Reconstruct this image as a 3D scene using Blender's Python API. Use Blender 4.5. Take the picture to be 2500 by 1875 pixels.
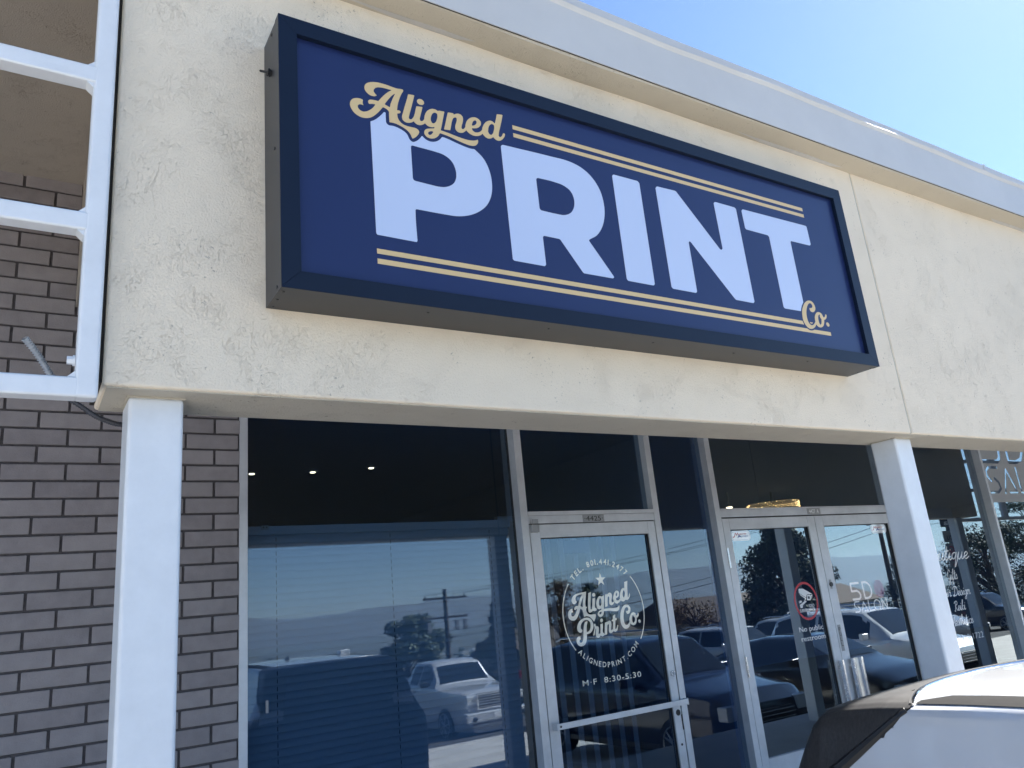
import bpy, bmesh, math, random
import numpy as np
from mathutils import Vector, Matrix, Euler
rnd = random.Random(7)
sc = bpy.context.scene
for o in list(bpy.data.objects): bpy.data.objects.remove(o)
C = sc.collection
R = math.radians

# ------------------------------------------------------------------ camera, sky, sun, exposure
cam_d = bpy.data.cameras.new('camera'); cam = bpy.data.objects.new('camera', cam_d); C.objects.link(cam)
cam_d.sensor_width = 36; cam_d.lens = 27.349; cam_d.clip_start = .05; cam_d.clip_end = 60000
_y, _p, _r = 0.57799708, 0.27790255, -0.09667563
_f = Vector((math.sin(_y)*math.cos(_p), math.cos(_y)*math.cos(_p), math.sin(_p)))
_s = Vector((math.cos(_y), -math.sin(_y), 0)); _u = _s.cross(_f)
_rt = math.cos(_r)*_s + math.sin(_r)*_u; _up = -math.sin(_r)*_s + math.cos(_r)*_u
M = Matrix((_rt, _up, -_f)).transposed().to_4x4(); M.translation = Vector((0, 0, 1.65))
cam.matrix_world = M
sc.camera = cam

SUN_EL, SUN_AZ = R(41), R(79)          # azimuth measured from +Y towards +X
world = bpy.data.worlds.new("World"); sc.world = world; world.use_nodes = True
wn = world.node_tree; bg = wn.nodes['Background']
sky = wn.nodes.new('ShaderNodeTexSky'); sky.sky_type = 'NISHITA'; sky.sun_disc = False
sky.sun_elevation = SUN_EL; sky.sun_rotation = SUN_AZ; sky.altitude = 1400
sky.air_density = 1.0; sky.dust_density = 0.35; sky.ozone_density = 5.0
wn.links.new(sky.outputs[0], bg.inputs[0]); bg.inputs[1].default_value = 0.05
sd = bpy.data.lights.new('sun', 'SUN'); sd.energy = 5.0; sd.angle = R(.53); sd.color = (1, .955, .89)
sun = bpy.data.objects.new('sun', sd); C.objects.link(sun)
sv = Vector((math.sin(SUN_AZ)*math.cos(SUN_EL), math.cos(SUN_AZ)*math.cos(SUN_EL), math.sin(SUN_EL)))
sun.rotation_euler = sv.to_track_quat('Z', 'Y').to_euler(); sun.location = (0, 0, 30)
sc.view_settings.view_transform = 'Standard'; sc.view_settings.look = 'None'
sc.view_settings.exposure = 2.33; sc.view_settings.gamma = 1; sc.view_settings.use_curve_mapping = False
sc.render.resolution_x = 1024; sc.render.resolution_y = 768
sc.cycles.max_bounces = 10; sc.cycles.transparent_max_bounces = 16

# ------------------------------------------------------------------ materials
def mat(name, col, rough=.6, metal=0., spec=.5, var=0., vscale=6., bump=0., bscale=60., coat=0., emit=None, estr=0., stain=None, detail=6, bdist=.01, smudge=0.):
    m = bpy.data.materials.new(name); m.use_nodes = True; n = m.node_tree; L = n.links
    b = n.nodes['Principled BSDF']
    b.inputs['Base Color'].default_value = (*col, 1); b.inputs['Roughness'].default_value = rough
    b.inputs['Metallic'].default_value = metal; b.inputs['Specular IOR Level'].default_value = spec
    b.inputs['Coat Weight'].default_value = coat; b.inputs['Coat Roughness'].default_value = .03
    if emit: b.inputs['Emission Color'].default_value = (*emit, 1); b.inputs['Emission Strength'].default_value = estr
    tc = n.nodes.new('ShaderNodeTexCoord')
    if var or smudge:
        nz = n.nodes.new('ShaderNodeTexNoise'); nz.inputs['Scale'].default_value = vscale; nz.inputs['Detail'].default_value = detail
        nz.inputs['Roughness'].default_value = .65
        L.new(tc.outputs['Object'], nz.inputs['Vector'])
    if var:
        r = n.nodes.new('ShaderNodeValToRGB'); L.new(nz.outputs[0], r.inputs[0])
        r.color_ramp.elements[0].position = .3; r.color_ramp.elements[1].position = .72
        c2 = stain or tuple(c*(1-var) for c in col)
        r.color_ramp.elements[0].color = (*c2, 1); r.color_ramp.elements[1].color = (*[min(1, c*(1+var*.5)) for c in col], 1)
        L.new(r.outputs[0], b.inputs['Base Color'])
    if smudge:
        mr = n.nodes.new('ShaderNodeMapRange'); L.new(nz.outputs[0], mr.inputs[0])
        mr.inputs['From Min'].default_value = .3; mr.inputs['From Max'].default_value = .7
        mr.inputs['To Min'].default_value = rough; mr.inputs['To Max'].default_value = rough+smudge
        L.new(mr.outputs[0], b.inputs['Roughness'])
    if bump:
        nb = n.nodes.new('ShaderNodeTexNoise'); nb.inputs['Scale'].default_value = bscale; nb.inputs['Detail'].default_value = 8
        L.new(tc.outputs['Object'], nb.inputs['Vector'])
        bp = n.nodes.new('ShaderNodeBump'); bp.inputs['Strength'].default_value = bump; bp.inputs['Distance'].default_value = bdist
        L.new(nb.outputs[0], bp.inputs['Height']); L.new(bp.outputs[0], b.inputs['Normal'])
    return m

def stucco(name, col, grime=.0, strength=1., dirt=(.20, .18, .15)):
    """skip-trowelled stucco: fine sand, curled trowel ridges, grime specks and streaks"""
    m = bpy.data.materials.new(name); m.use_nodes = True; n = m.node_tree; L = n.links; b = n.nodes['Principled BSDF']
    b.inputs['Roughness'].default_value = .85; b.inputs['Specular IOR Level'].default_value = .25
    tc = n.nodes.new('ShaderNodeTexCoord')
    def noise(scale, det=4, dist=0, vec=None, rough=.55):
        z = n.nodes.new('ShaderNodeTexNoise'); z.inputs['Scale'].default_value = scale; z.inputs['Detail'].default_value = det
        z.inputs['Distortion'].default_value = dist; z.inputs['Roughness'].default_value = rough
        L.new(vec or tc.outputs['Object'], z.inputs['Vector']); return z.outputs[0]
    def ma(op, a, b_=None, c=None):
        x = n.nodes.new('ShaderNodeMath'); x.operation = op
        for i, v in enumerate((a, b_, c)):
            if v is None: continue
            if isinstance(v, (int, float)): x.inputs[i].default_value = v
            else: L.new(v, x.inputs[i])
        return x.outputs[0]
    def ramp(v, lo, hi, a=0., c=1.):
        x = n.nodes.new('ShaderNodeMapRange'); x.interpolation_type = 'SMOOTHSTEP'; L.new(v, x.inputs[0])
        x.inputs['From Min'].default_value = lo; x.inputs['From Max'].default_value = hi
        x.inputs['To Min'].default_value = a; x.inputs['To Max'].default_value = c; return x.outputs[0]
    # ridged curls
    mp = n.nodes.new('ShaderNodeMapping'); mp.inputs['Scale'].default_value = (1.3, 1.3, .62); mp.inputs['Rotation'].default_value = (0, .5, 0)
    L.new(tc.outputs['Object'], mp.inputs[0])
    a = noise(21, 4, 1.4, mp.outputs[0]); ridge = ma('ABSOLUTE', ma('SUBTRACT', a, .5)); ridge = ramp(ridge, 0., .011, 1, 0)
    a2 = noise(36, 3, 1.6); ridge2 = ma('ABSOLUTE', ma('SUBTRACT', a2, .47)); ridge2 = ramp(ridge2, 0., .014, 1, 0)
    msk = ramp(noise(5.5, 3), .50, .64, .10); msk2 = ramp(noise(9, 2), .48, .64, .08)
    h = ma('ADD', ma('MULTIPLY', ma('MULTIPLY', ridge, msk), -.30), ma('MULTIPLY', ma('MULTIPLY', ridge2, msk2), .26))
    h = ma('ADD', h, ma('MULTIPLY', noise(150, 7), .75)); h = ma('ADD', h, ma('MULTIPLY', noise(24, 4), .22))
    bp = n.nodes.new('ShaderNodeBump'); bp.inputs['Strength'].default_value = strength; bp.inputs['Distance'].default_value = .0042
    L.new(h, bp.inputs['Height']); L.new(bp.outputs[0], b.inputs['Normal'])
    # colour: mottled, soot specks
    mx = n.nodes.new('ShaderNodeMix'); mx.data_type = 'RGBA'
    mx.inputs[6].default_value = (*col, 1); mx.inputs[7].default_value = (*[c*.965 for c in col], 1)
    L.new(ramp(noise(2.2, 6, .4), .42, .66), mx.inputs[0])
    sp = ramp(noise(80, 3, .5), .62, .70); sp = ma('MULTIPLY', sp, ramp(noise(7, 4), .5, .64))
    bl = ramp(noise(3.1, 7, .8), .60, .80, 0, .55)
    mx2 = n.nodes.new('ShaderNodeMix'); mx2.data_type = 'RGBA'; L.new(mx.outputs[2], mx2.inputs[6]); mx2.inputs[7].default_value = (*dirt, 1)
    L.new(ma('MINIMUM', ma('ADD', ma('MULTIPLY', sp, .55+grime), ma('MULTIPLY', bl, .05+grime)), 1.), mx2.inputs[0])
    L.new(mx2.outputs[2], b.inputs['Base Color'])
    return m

def glass_mat(name, ior=2.1, tint=(.5, .56, .55), refl=(.9, .95, 1.)):
    m = bpy.data.materials.new(name); m.use_nodes = True; n = m.node_tree; L = n.links
    n.nodes.remove(n.nodes['Principled BSDF']); out = n.nodes['Material Output']
    t = n.nodes.new('ShaderNodeBsdfTransparent'); t.inputs[0].default_value = (*tint, 1)
    g = n.nodes.new('ShaderNodeBsdfGlossy'); g.inputs['Roughness'].default_value = 0.0; g.inputs['Color'].default_value = (*refl, 1)
    f = n.nodes.new('ShaderNodeFresnel'); f.inputs['IOR'].default_value = ior
    tc = n.nodes.new('ShaderNodeTexCoord'); nz = n.nodes.new('ShaderNodeTexNoise'); nz.inputs['Scale'].default_value = .9; nz.inputs['Detail'].default_value = 1
    L.new(tc.outputs['Object'], nz.inputs['Vector'])
    bp = n.nodes.new('ShaderNodeBump'); bp.inputs['Strength'].default_value = .05; bp.inputs['Distance'].default_value = .01
    L.new(nz.outputs[0], bp.inputs['Height'])
    ge = n.nodes.new('ShaderNodeNewGeometry'); sb = n.nodes.new('ShaderNodeMath'); sb.operation = 'SUBTRACT'; sb.inputs[0].default_value = 1; L.new(ge.outputs['Backfacing'], sb.inputs[1])
    mu = n.nodes.new('ShaderNodeMath'); mu.operation = 'MULTIPLY'; L.new(f.outputs[0], mu.inputs[0]); L.new(sb.outputs[0], mu.inputs[1])   # outer face of the pane mirrors, inner face only passes light
    mx = n.nodes.new('ShaderNodeMixShader'); L.new(mu.outputs[0], mx.inputs[0]); L.new(t.outputs[0], mx.inputs[1]); L.new(g.outputs[0], mx.inputs[2])
    L.new(mx.outputs[0], out.inputs[0]); return m

MT = dict(
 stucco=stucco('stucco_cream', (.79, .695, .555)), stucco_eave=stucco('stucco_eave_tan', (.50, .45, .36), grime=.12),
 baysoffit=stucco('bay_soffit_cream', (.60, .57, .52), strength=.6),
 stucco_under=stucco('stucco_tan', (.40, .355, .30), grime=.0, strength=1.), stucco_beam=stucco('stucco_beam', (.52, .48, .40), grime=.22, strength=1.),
 white=mat('white_paint', (.70, .735, .77), .38, var=.07, vscale=7, bump=.06, bscale=40),
 flash=mat('white_sheet_metal', (.55, .55, .54), .45, var=.06, vscale=2.2, bump=.12, bscale=2.5, bdist=.02),
 caulk=mat('dark_joint', (.03, .028, .025), .9),
 mortar=mat('painted_mortar', (.088, .080, .084), .85, var=.25, vscale=30, bump=.7, bscale=120),
 roof=mat('roof_membrane', (.5, .49, .47), .8, var=.1),
 alu=mat('brushed_aluminium', (.64, .66, .69), .40, metal=.45, var=.16, vscale=5, bump=.05, bscale=200, smudge=.15),
 alu_dark=mat('aluminium_shadow_gasket', (.03, .032, .035), .6),
 steel=mat('polished_steel', (.66, .67, .68), .18, metal=1., smudge=.12, vscale=12),
 plate=mat('grey_plate', (.30, .31, .32), .5), black=mat('black_enamel', (.012, .012, .014), .4),
 navy=mat('navy_frame_paint', (.003, .009, .026), .45, spec=.3, var=.08, vscale=2),
 bronze=mat('grey_bronze_sheet', (.046, .047, .050), .45, var=.12, vscale=3),
 face=mat('navy_sign_face', (.013, .024, .090), .30, var=.03, vscale=1.2, spec=.42),
 facewhite=mat('white_sign_vinyl', (.50, .585, .77), .30, spec=.5), gold=mat('gold_sign_vinyl', (.66, .485, .24), .34, spec=.5),
 glass=glass_mat('tinted_window_glass', 2.15, (.58, .68, .77), (.70, .83, .97)), glass_s=glass_mat('salon_window_glass', 3.1, (.60, .66, .74), (.80, .93, 1.)),
 glass_d=glass_mat('door_glass', 2.2, (.60, .68, .76), (.66, .84, 1.)),
 frost=mat('frosted_film', (.40, .42, .44), .7),
 vinyl=mat('cream_window_vinyl', (.88, .88, .80), .6), vwhite=mat('white_window_vinyl', (.92, .93, .95), .6),
 vred=mat('red_window_vinyl', (.50, .05, .07), .6), vblue=mat('blue_print', (.03, .08, .35), .6), vpink=mat('pink_window_vinyl', (.60, .22, .40), .6),
 blind=mat('grey_blind_slat', (.36, .41, .48), .5), cord=mat('dark_cord', (.02, .02, .025), .8),
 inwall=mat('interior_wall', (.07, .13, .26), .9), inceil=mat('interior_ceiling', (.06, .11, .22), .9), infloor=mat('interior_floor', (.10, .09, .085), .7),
 lamp=mat('lamp_glow', (1, .85, .6), emit=(1, .72, .42), estr=2.0), crystal=mat('chandelier_glow', (1, .8, .5), .2, emit=(1, .58, .20), estr=2.0, var=.5, vscale=60),
 concrete=mat('lot_concrete', (.50, .475, .44), .85, var=.22, vscale=1.1, bump=.3, bscale=70), walk=mat('walkway_concrete', (.56, .54, .51), .85, var=.18, vscale=2, bump=.3, bscale=80),
 asphalt=mat('lot_asphalt', (.055, .055, .057), .9, var=.3, vscale=2, bump=.5, bscale=150), paint=mat('stall_paint', (.65, .65, .62), .8, var=.2, vscale=12),
 dirt=mat('valley_ground', (.055, .055, .045), .95, var=.5, vscale=.02, stain=(.028, .036, .024), detail=9), mount=mat('mountain_rock', (.075, .068, .065), .95, var=.4, vscale=.0006),
 bark=mat('bark', (.09, .065, .05), .95, var=.3, vscale=20, bump=.6, bscale=40), pole=mat('weathered_pole_wood', (.10, .075, .055), .95, var=.3, vscale=8),
 leaf=mat('green_foliage', (.045, .075, .025), .7, var=.5, vscale=1.3), leaf2=mat('dark_needle_foliage', (.020, .036, .017), .7, var=.5, vscale=1.2), leaf3=mat('russet_foliage', (.15, .085, .03), .7, var=.5, vscale=1.5),
 ditch=mat('black_roof_strip', (.010, .010, .011), .9, spec=.08, var=.3, vscale=30),
 tyre=mat('tyre_rubber', (.018, .018, .019), .8), rim=mat('alloy_rim', (.45, .46, .47), .3, metal=.9), chrome=mat('chrome', (.75, .76, .78), .08, metal=1.),
 trim=mat('black_car_trim', (.012, .012, .013), .35), carglass=mat('car_glass', (.012, .016, .020), .04, spec=1.), lens=mat('headlight_lens', (.7, .72, .72), .1, spec=1.), amber=mat('amber_lens', (.55, .16, .03), .3),
 red=mat('tail_lamp_red', (.35, .02, .015), .2), conduit=mat('galvanised_conduit', (.62, .63, .64), .45, metal=.6, var=.25, vscale=40), conduit_d=mat('dark_conduit', (.06, .065, .08), .5),
 carwhite=mat('white_car_paint', (.60, .62, .65), .26, metal=.25, coat=1., var=.02, vscale=3), carnavy=mat('navy_car_paint', (.008, .014, .035), .2, coat=1.), carblack=mat('black_car_paint', (.008, .009, .012), .2, coat=1.),
 carsilver=mat('silver_car_paint', (.42, .43, .44), .3, metal=.5, coat=1.), cartan=mat('taupe_car_paint', (.16, .14, .13), .3, metal=.3, coat=1.),
 wallfar=mat('pale_siding', (.45, .44, .41), .9), rooffar=mat('brown_shingle', (.10, .08, .07), .9), wire=mat('black_cable', (.01, .01, .01), .9),
)
# dusty matte black tailgate panel: fine wiped dust on black plastic
def dusty():
    m = mat('dusty_black_panel', (.018, .018, .020), .38, spec=.45); n = m.node_tree; L = n.links; b = n.nodes['Principled BSDF']
    tc = n.nodes.new('ShaderNodeTexCoord'); mp = n.nodes.new('ShaderNodeMapping'); mp.inputs['Scale'].default_value = (1., 6., 3.); mp.inputs['Rotation'].default_value = (0, 0, .25)
    L.new(tc.outputs['Object'], mp.inputs[0])
    a = n.nodes.new('ShaderNodeTexNoise'); a.inputs['Scale'].default_value = 26; a.inputs['Detail'].default_value = 9; a.inputs['Roughness'].default_value = .72; L.new(mp.outputs[0], a.inputs['Vector'])
    s = n.nodes.new('ShaderNodeTexNoise'); s.inputs['Scale'].default_value = 210; s.inputs['Detail'].default_value = 3; L.new(tc.outputs['Object'], s.inputs['Vector'])
    r = n.nodes.new('ShaderNodeValToRGB'); L.new(a.outputs[0], r.inputs[0])
    r.color_ramp.elements[0].position = .38; r.color_ramp.elements[0].color = (.016, .016, .018, 1)
    r.color_ramp.elements[1].position = .78; r.color_ramp.elements[1].color = (.045, .044, .044, 1)
    r2 = n.nodes.new('ShaderNodeValToRGB'); L.new(s.outputs[0], r2.inputs[0])
    r2.color_ramp.elements[0].position = .76; r2.color_ramp.elements[0].color = (0, 0, 0, 1); r2.color_ramp.elements[1].position = .80; r2.color_ramp.elements[1].color = (.5, .5, .5, 1)
    mx = n.nodes.new('ShaderNodeMix'); mx.data_type = 'RGBA'; L.new(r2.outputs[0], mx.inputs[0]); L.new(r.outputs[0], mx.inputs[6]); mx.inputs[7].default_value = (.45, .44, .42, 1)
    L.new(mx.outputs[2], b.inputs['Base Color'])
    return m
MT['dusty'] = dusty()
# bricks: one paint, each brick slightly different
def brickm():
    m = mat('taupe_painted_brick', (.26, .24, .235), .8, bump=.35, bscale=110, bdist=.006); n = m.node_tree; L = n.links; b = n.nodes['Principled BSDF']
    oi = n.nodes.new('ShaderNodeObjectInfo'); tc = n.nodes.new('ShaderNodeTexCoord')
    nz = n.nodes.new('ShaderNodeTexNoise'); nz.inputs['Scale'].default_value = 14; nz.inputs['Detail'].default_value = 7
    gm = n.nodes.new('ShaderNodeNewGeometry'); L.new(gm.outputs['Position'], nz.inputs['Vector'])
    ad = n.nodes.new('ShaderNodeMath'); ad.operation = 'MULTIPLY_ADD'; L.new(oi.outputs['Random'], ad.inputs[0]); ad.inputs[1].default_value = .45; L.new(nz.outputs[0], ad.inputs[2])
    r = n.nodes.new('ShaderNodeValToRGB'); L.new(ad.outputs[0], r.inputs[0])
    r.color_ramp.elements[0].position = .35; r.color_ramp.elements[0].color = (.222, .200, .206, 1); r.color_ramp.elements[1].position = 1.05; r.color_ramp.elements[1].color = (.295, .268, .270, 1)
    L.new(r.outputs[0], b.inputs['Base Color']); return m
MT['brick'] = brickm()
for k_, ior_ in (('vinyl', 1.9), ('vwhite', 2.3), ('vred', 1.35), ('vblue', 1.35), ('vpink', 1.35)):   # film bonded to glossy glass: same mirror sheen as the pane
    p_ = MT[k_].node_tree.nodes['Principled BSDF']; p_.inputs['Coat Weight'].default_value = 1; p_.inputs['Coat IOR'].default_value = ior_; p_.inputs['Coat Roughness'].default_value = 0
def sparkle():
    n = MT['crystal'].node_tree; b = n.nodes['Principled BSDF']; g = n.nodes.new('ShaderNodeNewGeometry'); w = n.nodes.new('ShaderNodeTexWhiteNoise'); m = n.nodes.new('ShaderNodeMath'); m.operation = 'POWER'; m.inputs[1].default_value = 3
    n.links.new(g.outputs['Random Per Island'], m.inputs[0]); q = n.nodes.new('ShaderNodeMath'); q.operation = 'MULTIPLY_ADD'; q.inputs[1].default_value = 7; q.inputs[2].default_value = .35
    n.links.new(m.outputs[0], q.inputs[0]); n.links.new(q.outputs[0], b.inputs['Emission Strength']); n.nodes.remove(w)
sparkle()

# ------------------------------------------------------------------ helpers
def empty(name, loc=(0, 0, 0), rz=0):
    o = bpy.data.objects.new(name, None); C.objects.link(o); o.location = loc; o.rotation_euler = (0, 0, rz); o.empty_display_size = .1
    return o
def tag(o, label=None, cat=None, group=None, kind=None):
    if label: o['label'] = label
    if cat: o['category'] = cat
    if group: o['group'] = group
    if kind: o['kind'] = kind
    return o
def thing(name, label, cat, loc=(0, 0, 0), rz=0, group=None): return tag(empty(name, loc, rz), label, cat, group)
def harden(me):
    """area-weighted corner normals, so that bevels shade round and flats stay flat"""
    vf = {}
    for p in me.polygons:
        for v in p.vertices: vf.setdefault(v, []).append((p.normal.copy(), p.area, p.index))
    out = []
    for p in me.polygons:
        for v in p.vertices:
            n = Vector((0, 0, 0))
            for nn, ar, ix in vf[v]:
                if nn.dot(p.normal) > .3: n += nn*ar*ar
            out.append(n.normalized() if n.length > 0 else p.normal.copy())
    me.normals_split_custom_set(out)
LOCAL = set()      # roots whose parts are modelled around their own origin
def put(o, parent):
    o.parent = parent
    if parent.parent is None and parent.type == 'EMPTY' and parent.name not in LOCAL: o.location = -parent.location
class MB:
    def __init__(s): s.v = []; s.f = []; s.mi = []; s.cur = 0
    def add(s, vs, fs):
        k = len(s.v); s.v += [tuple(v) for v in vs]; s.f += [tuple(i+k for i in f) for f in fs]; s.mi += [s.cur]*len(fs); return s
    def box(s, x0, x1, y0, y1, z0, z1):
        return s.add([(x0,y0,z0),(x1,y0,z0),(x1,y1,z0),(x0,y1,z0),(x0,y0,z1),(x1,y0,z1),(x1,y1,z1),(x0,y1,z1)],
                     [(0,3,2,1),(4,5,6,7),(0,1,5,4),(1,2,6,5),(2,3,7,6),(3,0,4,7)])
    def quad(s, a, b, c, d): return s.add([a, b, c, d], [(0, 1, 2, 3)])
    def tube(s, pts, rad, n=10, cap=True):
        pts = [Vector(p) for p in pts]; rads = rad if isinstance(rad, (list, tuple)) else [rad]*len(pts); rings = []
        up = Vector((0, 0, 1))
        for i, p in enumerate(pts):
            d = (pts[min(i+1, len(pts)-1)]-pts[max(i-1, 0)]).normalized()
            a = d.cross(up) if abs(d.dot(up)) < .95 else d.cross(Vector((1, 0, 0))); a.normalize(); b = d.cross(a)
            rings.append([p+(a*math.cos(t)+b*math.sin(t))*rads[i] for t in [2*math.pi*k/n for k in range(n)]])
        vs = [v for r in rings for v in r]; fs = []
        for i in range(len(rings)-1):
            for k in range(n): fs.append((i*n+k, i*n+(k+1) % n, (i+1)*n+(k+1) % n, (i+1)*n+k))
        if cap: fs += [tuple(range(n-1, -1, -1)), tuple(range((len(rings)-1)*n, len(rings)*n))]
        return s.add(vs, fs)
    def build(s, name, m, parent=None, bevel=0, seg=2, smooth=False, mesh_only=False):
        me = bpy.data.meshes.new(name); me.from_pydata(s.v, [], s.f)
        ms = m if isinstance(m, (list, tuple)) else [m]
        for x in ms: me.materials.append(MT[x] if isinstance(x, str) else x)
        if len(ms) > 1: me.polygons.foreach_set('material_index', s.mi)
        bm = bmesh.new(); bm.from_mesh(me)
        bmesh.ops.recalc_face_normals(bm, faces=bm.faces)
        if bevel: bmesh.ops.bevel(bm, geom=bm.edges[:], offset=bevel, segments=seg, affect='EDGES', profile=.5, clamp_overlap=True)
        if smooth or bevel:
            for f in bm.faces: f.smooth = True
            lim = R(35) if smooth or seg > 2 else R(50)
            for e in bm.edges:
                if len(e.link_faces) == 2 and e.calc_face_angle(0) > lim: e.smooth = False
        bm.to_mesh(me); bm.free()
        if bevel: harden(me)
        if mesh_only: return me
        o = bpy.data.objects.new(name, me); C.objects.link(o)
        if parent: put(o, parent)
        return o
def bx(name, m, x0, x1, y0, y1, z0, z1, parent=None, bevel=0, seg=2):
    return MB().box(x0, x1, y0, y1, z0, z1).build(name, m, parent, bevel, seg)
# --- flat vinyl shapes from signed distance fields
def seg_dist(px, pz, a, b):
    ax, az = a; bx_, bz = b; dx, dz = bx_-ax, bz-az; L2 = dx*dx+dz*dz+1e-12
    t = np.clip(((px-ax)*dx+(pz-az)*dz)/L2, 0, 1)
    return np.hypot(px-ax-t*dx, pz-az-t*dz)
def poly_sdf(X, Z, loops):       # negative inside, even-odd over all loops
    d = np.full(X.shape, 1e9); ins = np.zeros(X.shape, bool)
    for lp in loops:
        for a, b in zip(lp, lp[1:]+lp[:1]):
            d = np.minimum(d, seg_dist(X, Z, a, b))
            if a[1] != b[1]:
                c = ((a[1] > Z) != (b[1] > Z)) & (X < (b[0]-a[0])*(Z-a[1])/(b[1]-a[1])+a[0]); ins ^= c
    return np.where(ins, -d, d)
def smooth_loop(lp, lim=40, sub=4):
    """Hermite curve through a traced outline; sharp corners and long straight runs stay as they are"""
    P = [Vector(p) for p in lp]; P = [p for i, p in enumerate(P) if (p-P[i-1]).length > 1e-6]; n = len(P); out = []
    def tan(i, e):          # tangent at vertex i for the edge with direction e
        a = P[i]-P[i-1]; b = P[(i+1) % n]-P[i]; la, lb = a.length, b.length
        if a.angle(b) > R(lim): return e.normalized()
        if la > 3*lb: return a/la
        if lb > 3*la: return b/lb
        return (a/la*lb+b/lb*la).normalized()
    for i in range(n):
        p0, p1 = P[i], P[(i+1) % n]; e = p1-p0; L = e.length; t0, t1 = tan(i, e)*L, tan((i+1) % n, e)*L
        k = sub if e.angle(t0) > .01 or e.angle(t1) > .01 else 1
        for q in range(k):
            u = q/k; h = ((2*u**3-3*u*u+1)*p0+(u**3-2*u*u+u)*t0+(-2*u**3+3*u*u)*p1+(u**3-u*u)*t1); out.append((h.x, h.y))
    return out
def strokes_sdf(X, Z, lines, r):
    d = np.full(X.shape, 1e9)
    for ln in lines:
        for a, b in zip(ln, ln[1:]): d = np.minimum(d, seg_dist(X, Z, a, b))
    return d-r
def grid(x0, x1, z0, z1, h):
    xs = np.arange(x0, x1+h, h); zs = np.arange(z0, z1+h, h); return np.meshgrid(xs, zs)
def sdf_mesh(name, X, Z, D, y, m, parent=None):
    """marching squares on D<0, full runs merged; flat sheet at depth y"""
    nz, nx = D.shape; V = []; F = []
    def lerp(i0, j0, i1, j1):
        a, b = D[i0, j0], D[i1, j1]; t = a/(a-b); return (X[i0, j0]+(X[i1, j1]-X[i0, j0])*t, y, Z[i0, j0]+(Z[i1, j1]-Z[i0, j0])*t)
    inside = D < 0
    full = inside[:-1, :-1] & inside[1:, :-1] & inside[:-1, 1:] & inside[1:, 1:]
    anyc = inside[:-1, :-1] | inside[1:, :-1] | inside[:-1, 1:] | inside[1:, 1:]
    for i in range(nz-1):
        if not anyc[i].any(): continue
        j = 0
        while j < nx-1:
            if full[i, j]:
                k = j
                while k < nx-1 and full[i, k]: k += 1
                q = len(V); V += [(X[i, j], y, Z[i, j]), (X[i, k], y, Z[i, k]), (X[i+1, k], y, Z[i+1, k]), (X[i+1, j], y, Z[i+1, j])]; F.append((q, q+1, q+2, q+3)); j = k; continue
            if anyc[i, j]:
                cs = [(i, j), (i, j+1), (i+1, j+1), (i+1, j)]; P = []
                for t in range(4):
                    a, b = cs[t], cs[(t+1) % 4]
                    if inside[a]: P.append((X[a], y, Z[a]))
                    if inside[a] != inside[b]: P.append(lerp(*a, *b))
                if len(P) > 2: q = len(V); V += P; F.append(tuple(range(q, q+len(P))))
            j += 1
    me = bpy.data.meshes.new(name); me.from_pydata(V, [], F); me.materials.append(MT[m])
    o = bpy.data.objects.new(name, me); C.objects.link(o)
    if parent: put(o, parent)
    return o
def text_mesh(name, s, m, parent, x0, x1, zb, h, y, bold=0.02, arc=None, shear=0, zb2=None, spacing=1.0):
    """flat lettering facing -Y. arc=(cx,cz,r,a0,a1,outward)"""
    def glyph(ch):
        cu = bpy.data.curves.new('t', 'FONT'); cu.body = ch; cu.size = 1; cu.offset = bold; cu.resolution_u = 3; cu.shear = shear; cu.space_character = spacing
        ob = bpy.data.objects.new('t', cu); C.objects.link(ob); dg = bpy.context.evaluated_depsgraph_get(); dg.update()
        me = bpy.data.meshes.new_from_object(ob.evaluated_get(dg)); bpy.data.objects.remove(ob); bpy.data.curves.remove(cu)
        vs = [v.co.copy() for v in me.vertices]; fs = [tuple(p.vertices) for p in me.polygons]; bpy.data.meshes.remove(me); return vs, fs
    b = MB()
    if arc is None:
        vs, fs = glyph(s); xs = [v.x for v in vs]; mx, Mx = min(xs), max(xs); capm = glyph('H'); ch = max(v.y for v in capm[0])
        dz = 0 if zb2 is None else zb2-zb
        b.add([(x0+(v.x-mx)/(Mx-mx)*(x1-x0), y, zb+v.y/ch*h+dz*(v.x-mx)/(Mx-mx)) for v in vs], fs)
    else:
        cx, cz, r, a0, a1, outw = arc; ch = max(v.y for v in glyph('H')[0]); ws = []
        for c in s:
            if c == ' ': ws.append((None, .30)); continue
            g = glyph(c); w = max(v.x for v in g[0])-min(v.x for v in g[0]); ws.append((g, w))
        n = len(s); tot = sum(w for _, w in ws)*h/ch; gap = (abs(a1-a0)*r-tot)/(n-1); a = a0; sg = 1 if a1 > a0 else -1
        for g, w in ws:
            wa = w*h/ch/r; am = a+sg*wa/2
            if g:
                mnx = min(v.x for v in g[0])
                tx = Vector((-math.sin(am), math.cos(am)))*sg; up = Vector((math.cos(am), math.sin(am)))*(1 if outw else -1)
                base = Vector((cx, cz))+Vector((math.cos(am), math.sin(am)))*(r if outw else r)
                P = []
                for v in g[0]:
                    q = base+tx*((v.x-mnx-w/2)*h/ch)+up*(v.y*h/ch); P.append((q.x, y, q.y))
                b.add(P, g[1])
            a += sg*(wa+gap/r)
    me = bpy.data.meshes.new(name); me.from_pydata(b.v, [], b.f); me.materials.append(MT[m])
    o = bpy.data.objects.new(name, me); C.objects.link(o); put(o, parent); return o
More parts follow.
